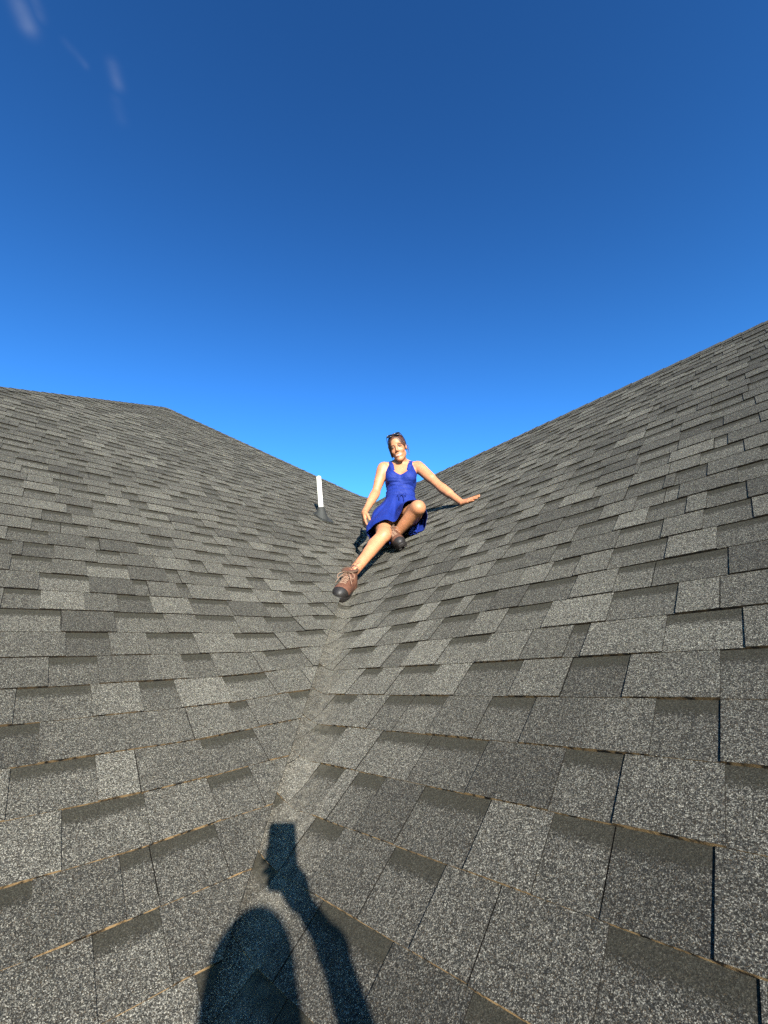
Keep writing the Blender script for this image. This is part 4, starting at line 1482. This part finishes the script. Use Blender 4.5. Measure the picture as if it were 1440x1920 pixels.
# ------------------------------------------------------------------ the photographer, behind the lens: only the shadow falls into the picture
def photographer():
    ph = empty('person', (0.10, -0.85, -1.45))
    tag(ph, 'photographer standing behind the viewpoint with one arm raised, seen only as a shadow', 'person')
    K = {k: np.array(v, float) for k, v in dict(
        head=(0.102, -0.550, -0.105), rsh=(0.300, -0.600, -0.340), arm=(0.318, -0.575, -0.185), lsh=(-0.030, -0.600, -0.345),
        rel=(0.186, -0.300, -0.100), rwr=(0.068, -0.068, -0.108), lel=(-0.150, -0.640, -0.620), lwr=(-0.070, -0.450, -0.760),
        rhip=(0.200, -0.800, -0.790), lhip=(0.020, -0.810, -0.800), rkn=(0.330, -0.560, -0.950), lkn=(-0.130, -0.550, -1.080),
        ran=(0.300, -0.860, -1.195), lan=(-0.250, -0.800, -1.480)).items()}
    hf = unit((-0.16, 0.94, -0.10)); hu = unit((0.02, 0.10, 1.0)); hu = unit(hu - hf * (hu @ hf)); hx = np.cross(hu, hf)
    hm = np.stack([hx, hf, hu])
    f = Field(axis_coords(-0.50, 0.52, 0.009, [(-0.09, 0.11, 0.0045)]), axis_coords(-1.12, 0.12, 0.009, [(-0.14, 0.08, 0.0045)]), axis_coords(-1.66, 0.16, 0.009, [(-0.20, 0.02, 0.0045)]))
    def trunk(fd, g=0.0):
        m = (K['rsh'] + K['lsh']) / 2; pv = (K['rhip'] + K['lhip']) / 2; up = unit(m - pv); sx = unit(K['rsh'] - K['lsh']); fy = np.cross(up, sx)
        M = np.stack([sx, fy, up])
        fd.ell(m - up * 0.14, (0.150, 0.105, 0.18), M, 0.04, grow=g)
        fd.ell(m - up * 0.04, (0.165, 0.080, 0.075), M, 0.04, grow=g)
        fd.ell((m + pv) / 2 - up * 0.05, (0.130, 0.095, 0.16), M, 0.04, grow=g)
        fd.ell(pv, (0.165, 0.12, 0.11), M, 0.04, grow=g)
        return m
    def upper_arms(fd, g=0.0, t=1.0):
        for a, b in (('arm', 'rel'), ('lsh', 'lel')):
            fd.cone(K[a], K[a] + (K[b] - K[a]) * t, 0.030 + g, 0.026 + g, 0.02)
        fd.cone(K['rsh'] + np.array([-0.02, -0.04, 0]), K['arm'], 0.045 + g, 0.032 + g, 0.02)
    def leg_set(fd, g=0.0):
        for h, k, a in (('rhip', 'rkn', 'ran'), ('lhip', 'lkn', 'lan')):
            fd.cone(K[h], K[k], 0.088 + g, 0.060 + g, 0.03); fd.cone(K[k], K[a], 0.056 + g, 0.040 + g, 0.03)
    m = trunk(f); upper_arms(f); leg_set(f)
    f.cone(m + np.array([0, 0, 0.0]), K['head'] + hm.T @ np.array([0, -0.02, -0.06]), 0.056, 0.050, 0.03)
    for a, b in (('rel', 'rwr'), ('lel', 'lwr')):
        f.cone(K[a], K[b], 0.025, 0.019, 0.02)
    head_shape(f, K['head'], hm)
    # right hand round the lower half of the phone, left hand on the thigh
    hand(f, K['rwr'], unit((-0.62, 0.46, 0.50)), unit((-0.20, -0.60, 0.10)), np.array([0.3, -0.2, 1.0]), 0.02, (0.25, 0.3, 0.35, 0.4), 0.85, (0.25, 0.6), 0.88, 0.004)
    hand(f, K['lwr'], unit((-0.35, 0.55, -0.60)), unit((-0.3, -0.2, -1)), np.array([1.0, 0.3, 0]), 0.08)
    P, F = f.nets(); P = relax(P, F, 1, 0.4)
    c = np.tile(SK, (len(P), 1)); head_colours(P, c, K['head'], hm)
    np_mesh('body', P, F, M_SKIN, ph, c)
    g = Field(axis_coords(-0.50, 0.52, 0.010), axis_coords(-1.12, -0.2, 0.010), axis_coords(-0.98, -0.05, 0.010))
    trunk(g, 0.014); upper_arms(g, 0.012, 0.16)
    P, F = g.nets()
    np_mesh('shirt', relax(P, F, 2), F, cloth_material('grey_cotton', (0.10, 0.10, 0.11)), ph)
    g = Field(axis_coords(-0.50, 0.52, 0.010), axis_coords(-1.12, -0.4, 0.010), axis_coords(-1.62, -0.62, 0.010))
    pv = (K['rhip'] + K['lhip']) / 2
    g.ell(pv, (0.18, 0.135, 0.13), None, 0.03); leg_set(g, 0.014)
    P, F = g.nets()
    np_mesh('trousers', relax(P, F, 2), F, cloth_material('navy_denim', (0.02, 0.03, 0.06)), ph)
    g = Field(axis_coords(-0.16, 0.34, 0.006), axis_coords(-0.78, -0.36, 0.006), axis_coords(-0.42, 0.10, 0.006))
    hp = lambda x, y, z: K['head'] + hm.T @ np.array([x, y, z])
    g.ell(hp(0, -0.02, 0.036), (0.084, 0.102, 0.090), hm, 0.01)
    g.cone(hp(-0.05, -0.06, 0.0), hp(-0.095, -0.045, -0.19), 0.050, 0.045, 0.03)
    g.cone(hp(0.03, -0.06, 0.0), hp(0.025, -0.06, -0.18), 0.045, 0.030, 0.03)
    g.ell(hp(0, 0.105, -0.03), (0.071, 0.085, 0.112), hm, 0.006, sub=True)
    P, F = g.nets()
    np_mesh('hair', relax(P, F, 1), F, M_HAIR, ph)
    # boots on the two slopes
    for an, toe_dir, n_ in (('ran', (0.25, 0.55, 0.0), NR), ('lan', (-0.2, 0.75, 0.0), NL)):
        nn = A3(n_); d = unit(toe_dir); d = unit(d - nn * (d @ nn))
        base = K[an] - nn * ((K[an] - A3(V0)) @ nn - 0.012)
        boot(base + d * 0.20, d, nn, ph)
    # the phone
    lens = Vector((0, 0, 0))
    pt = empty('phone', -CU * 0.13 - CF * 0.008)
    tag(pt, 'phone held up by the photographer, seen only as a shadow on the shingles', 'phone')
    def pbox(name, x0, x1, z0, z1, y0, y1, r_, mat):
        n = 6; prof = []
        for cx, cz, a0 in ((x1 - r_, z1 - r_, 0), (x0 + r_, z1 - r_, 90), (x0 + r_, z0 + r_, 180), (x1 - r_, z0 + r_, 270)):
            for k in range(n + 1):
                a = R(a0 + 90 * k / n); prof.append((cx + r_ * math.cos(a), cz + r_ * math.sin(a)))
        vs = [CR * x + CU * z + CF * y for y in (y0, y1) for x, z in prof]; L = len(prof)
        fs = [tuple(range(L - 1, -1, -1)), tuple(range(L, 2 * L))] + [(k, (k + 1) % L, L + (k + 1) % L, L + k) for k in range(L)]
        o = mesh_obj(name, vs, fs, mat)
        o.parent = pt; o.matrix_parent_inverse = Matrix.Translation(-Vector(pt.location)); return o
    pbox('phone_body', -0.028, 0.044, -0.133, 0.026, -0.014, -0.006, 0.011, M_FRAME)
    pbox('screen', -0.028, 0.044, -0.131, 0.024, -0.0155, -0.0141, 0.010, M_LENS)
    pbox('camera_bump', -0.026, 0.012, -0.016, 0.022, -0.0059, -0.0035, 0.008, M_FRAME)
photographer()
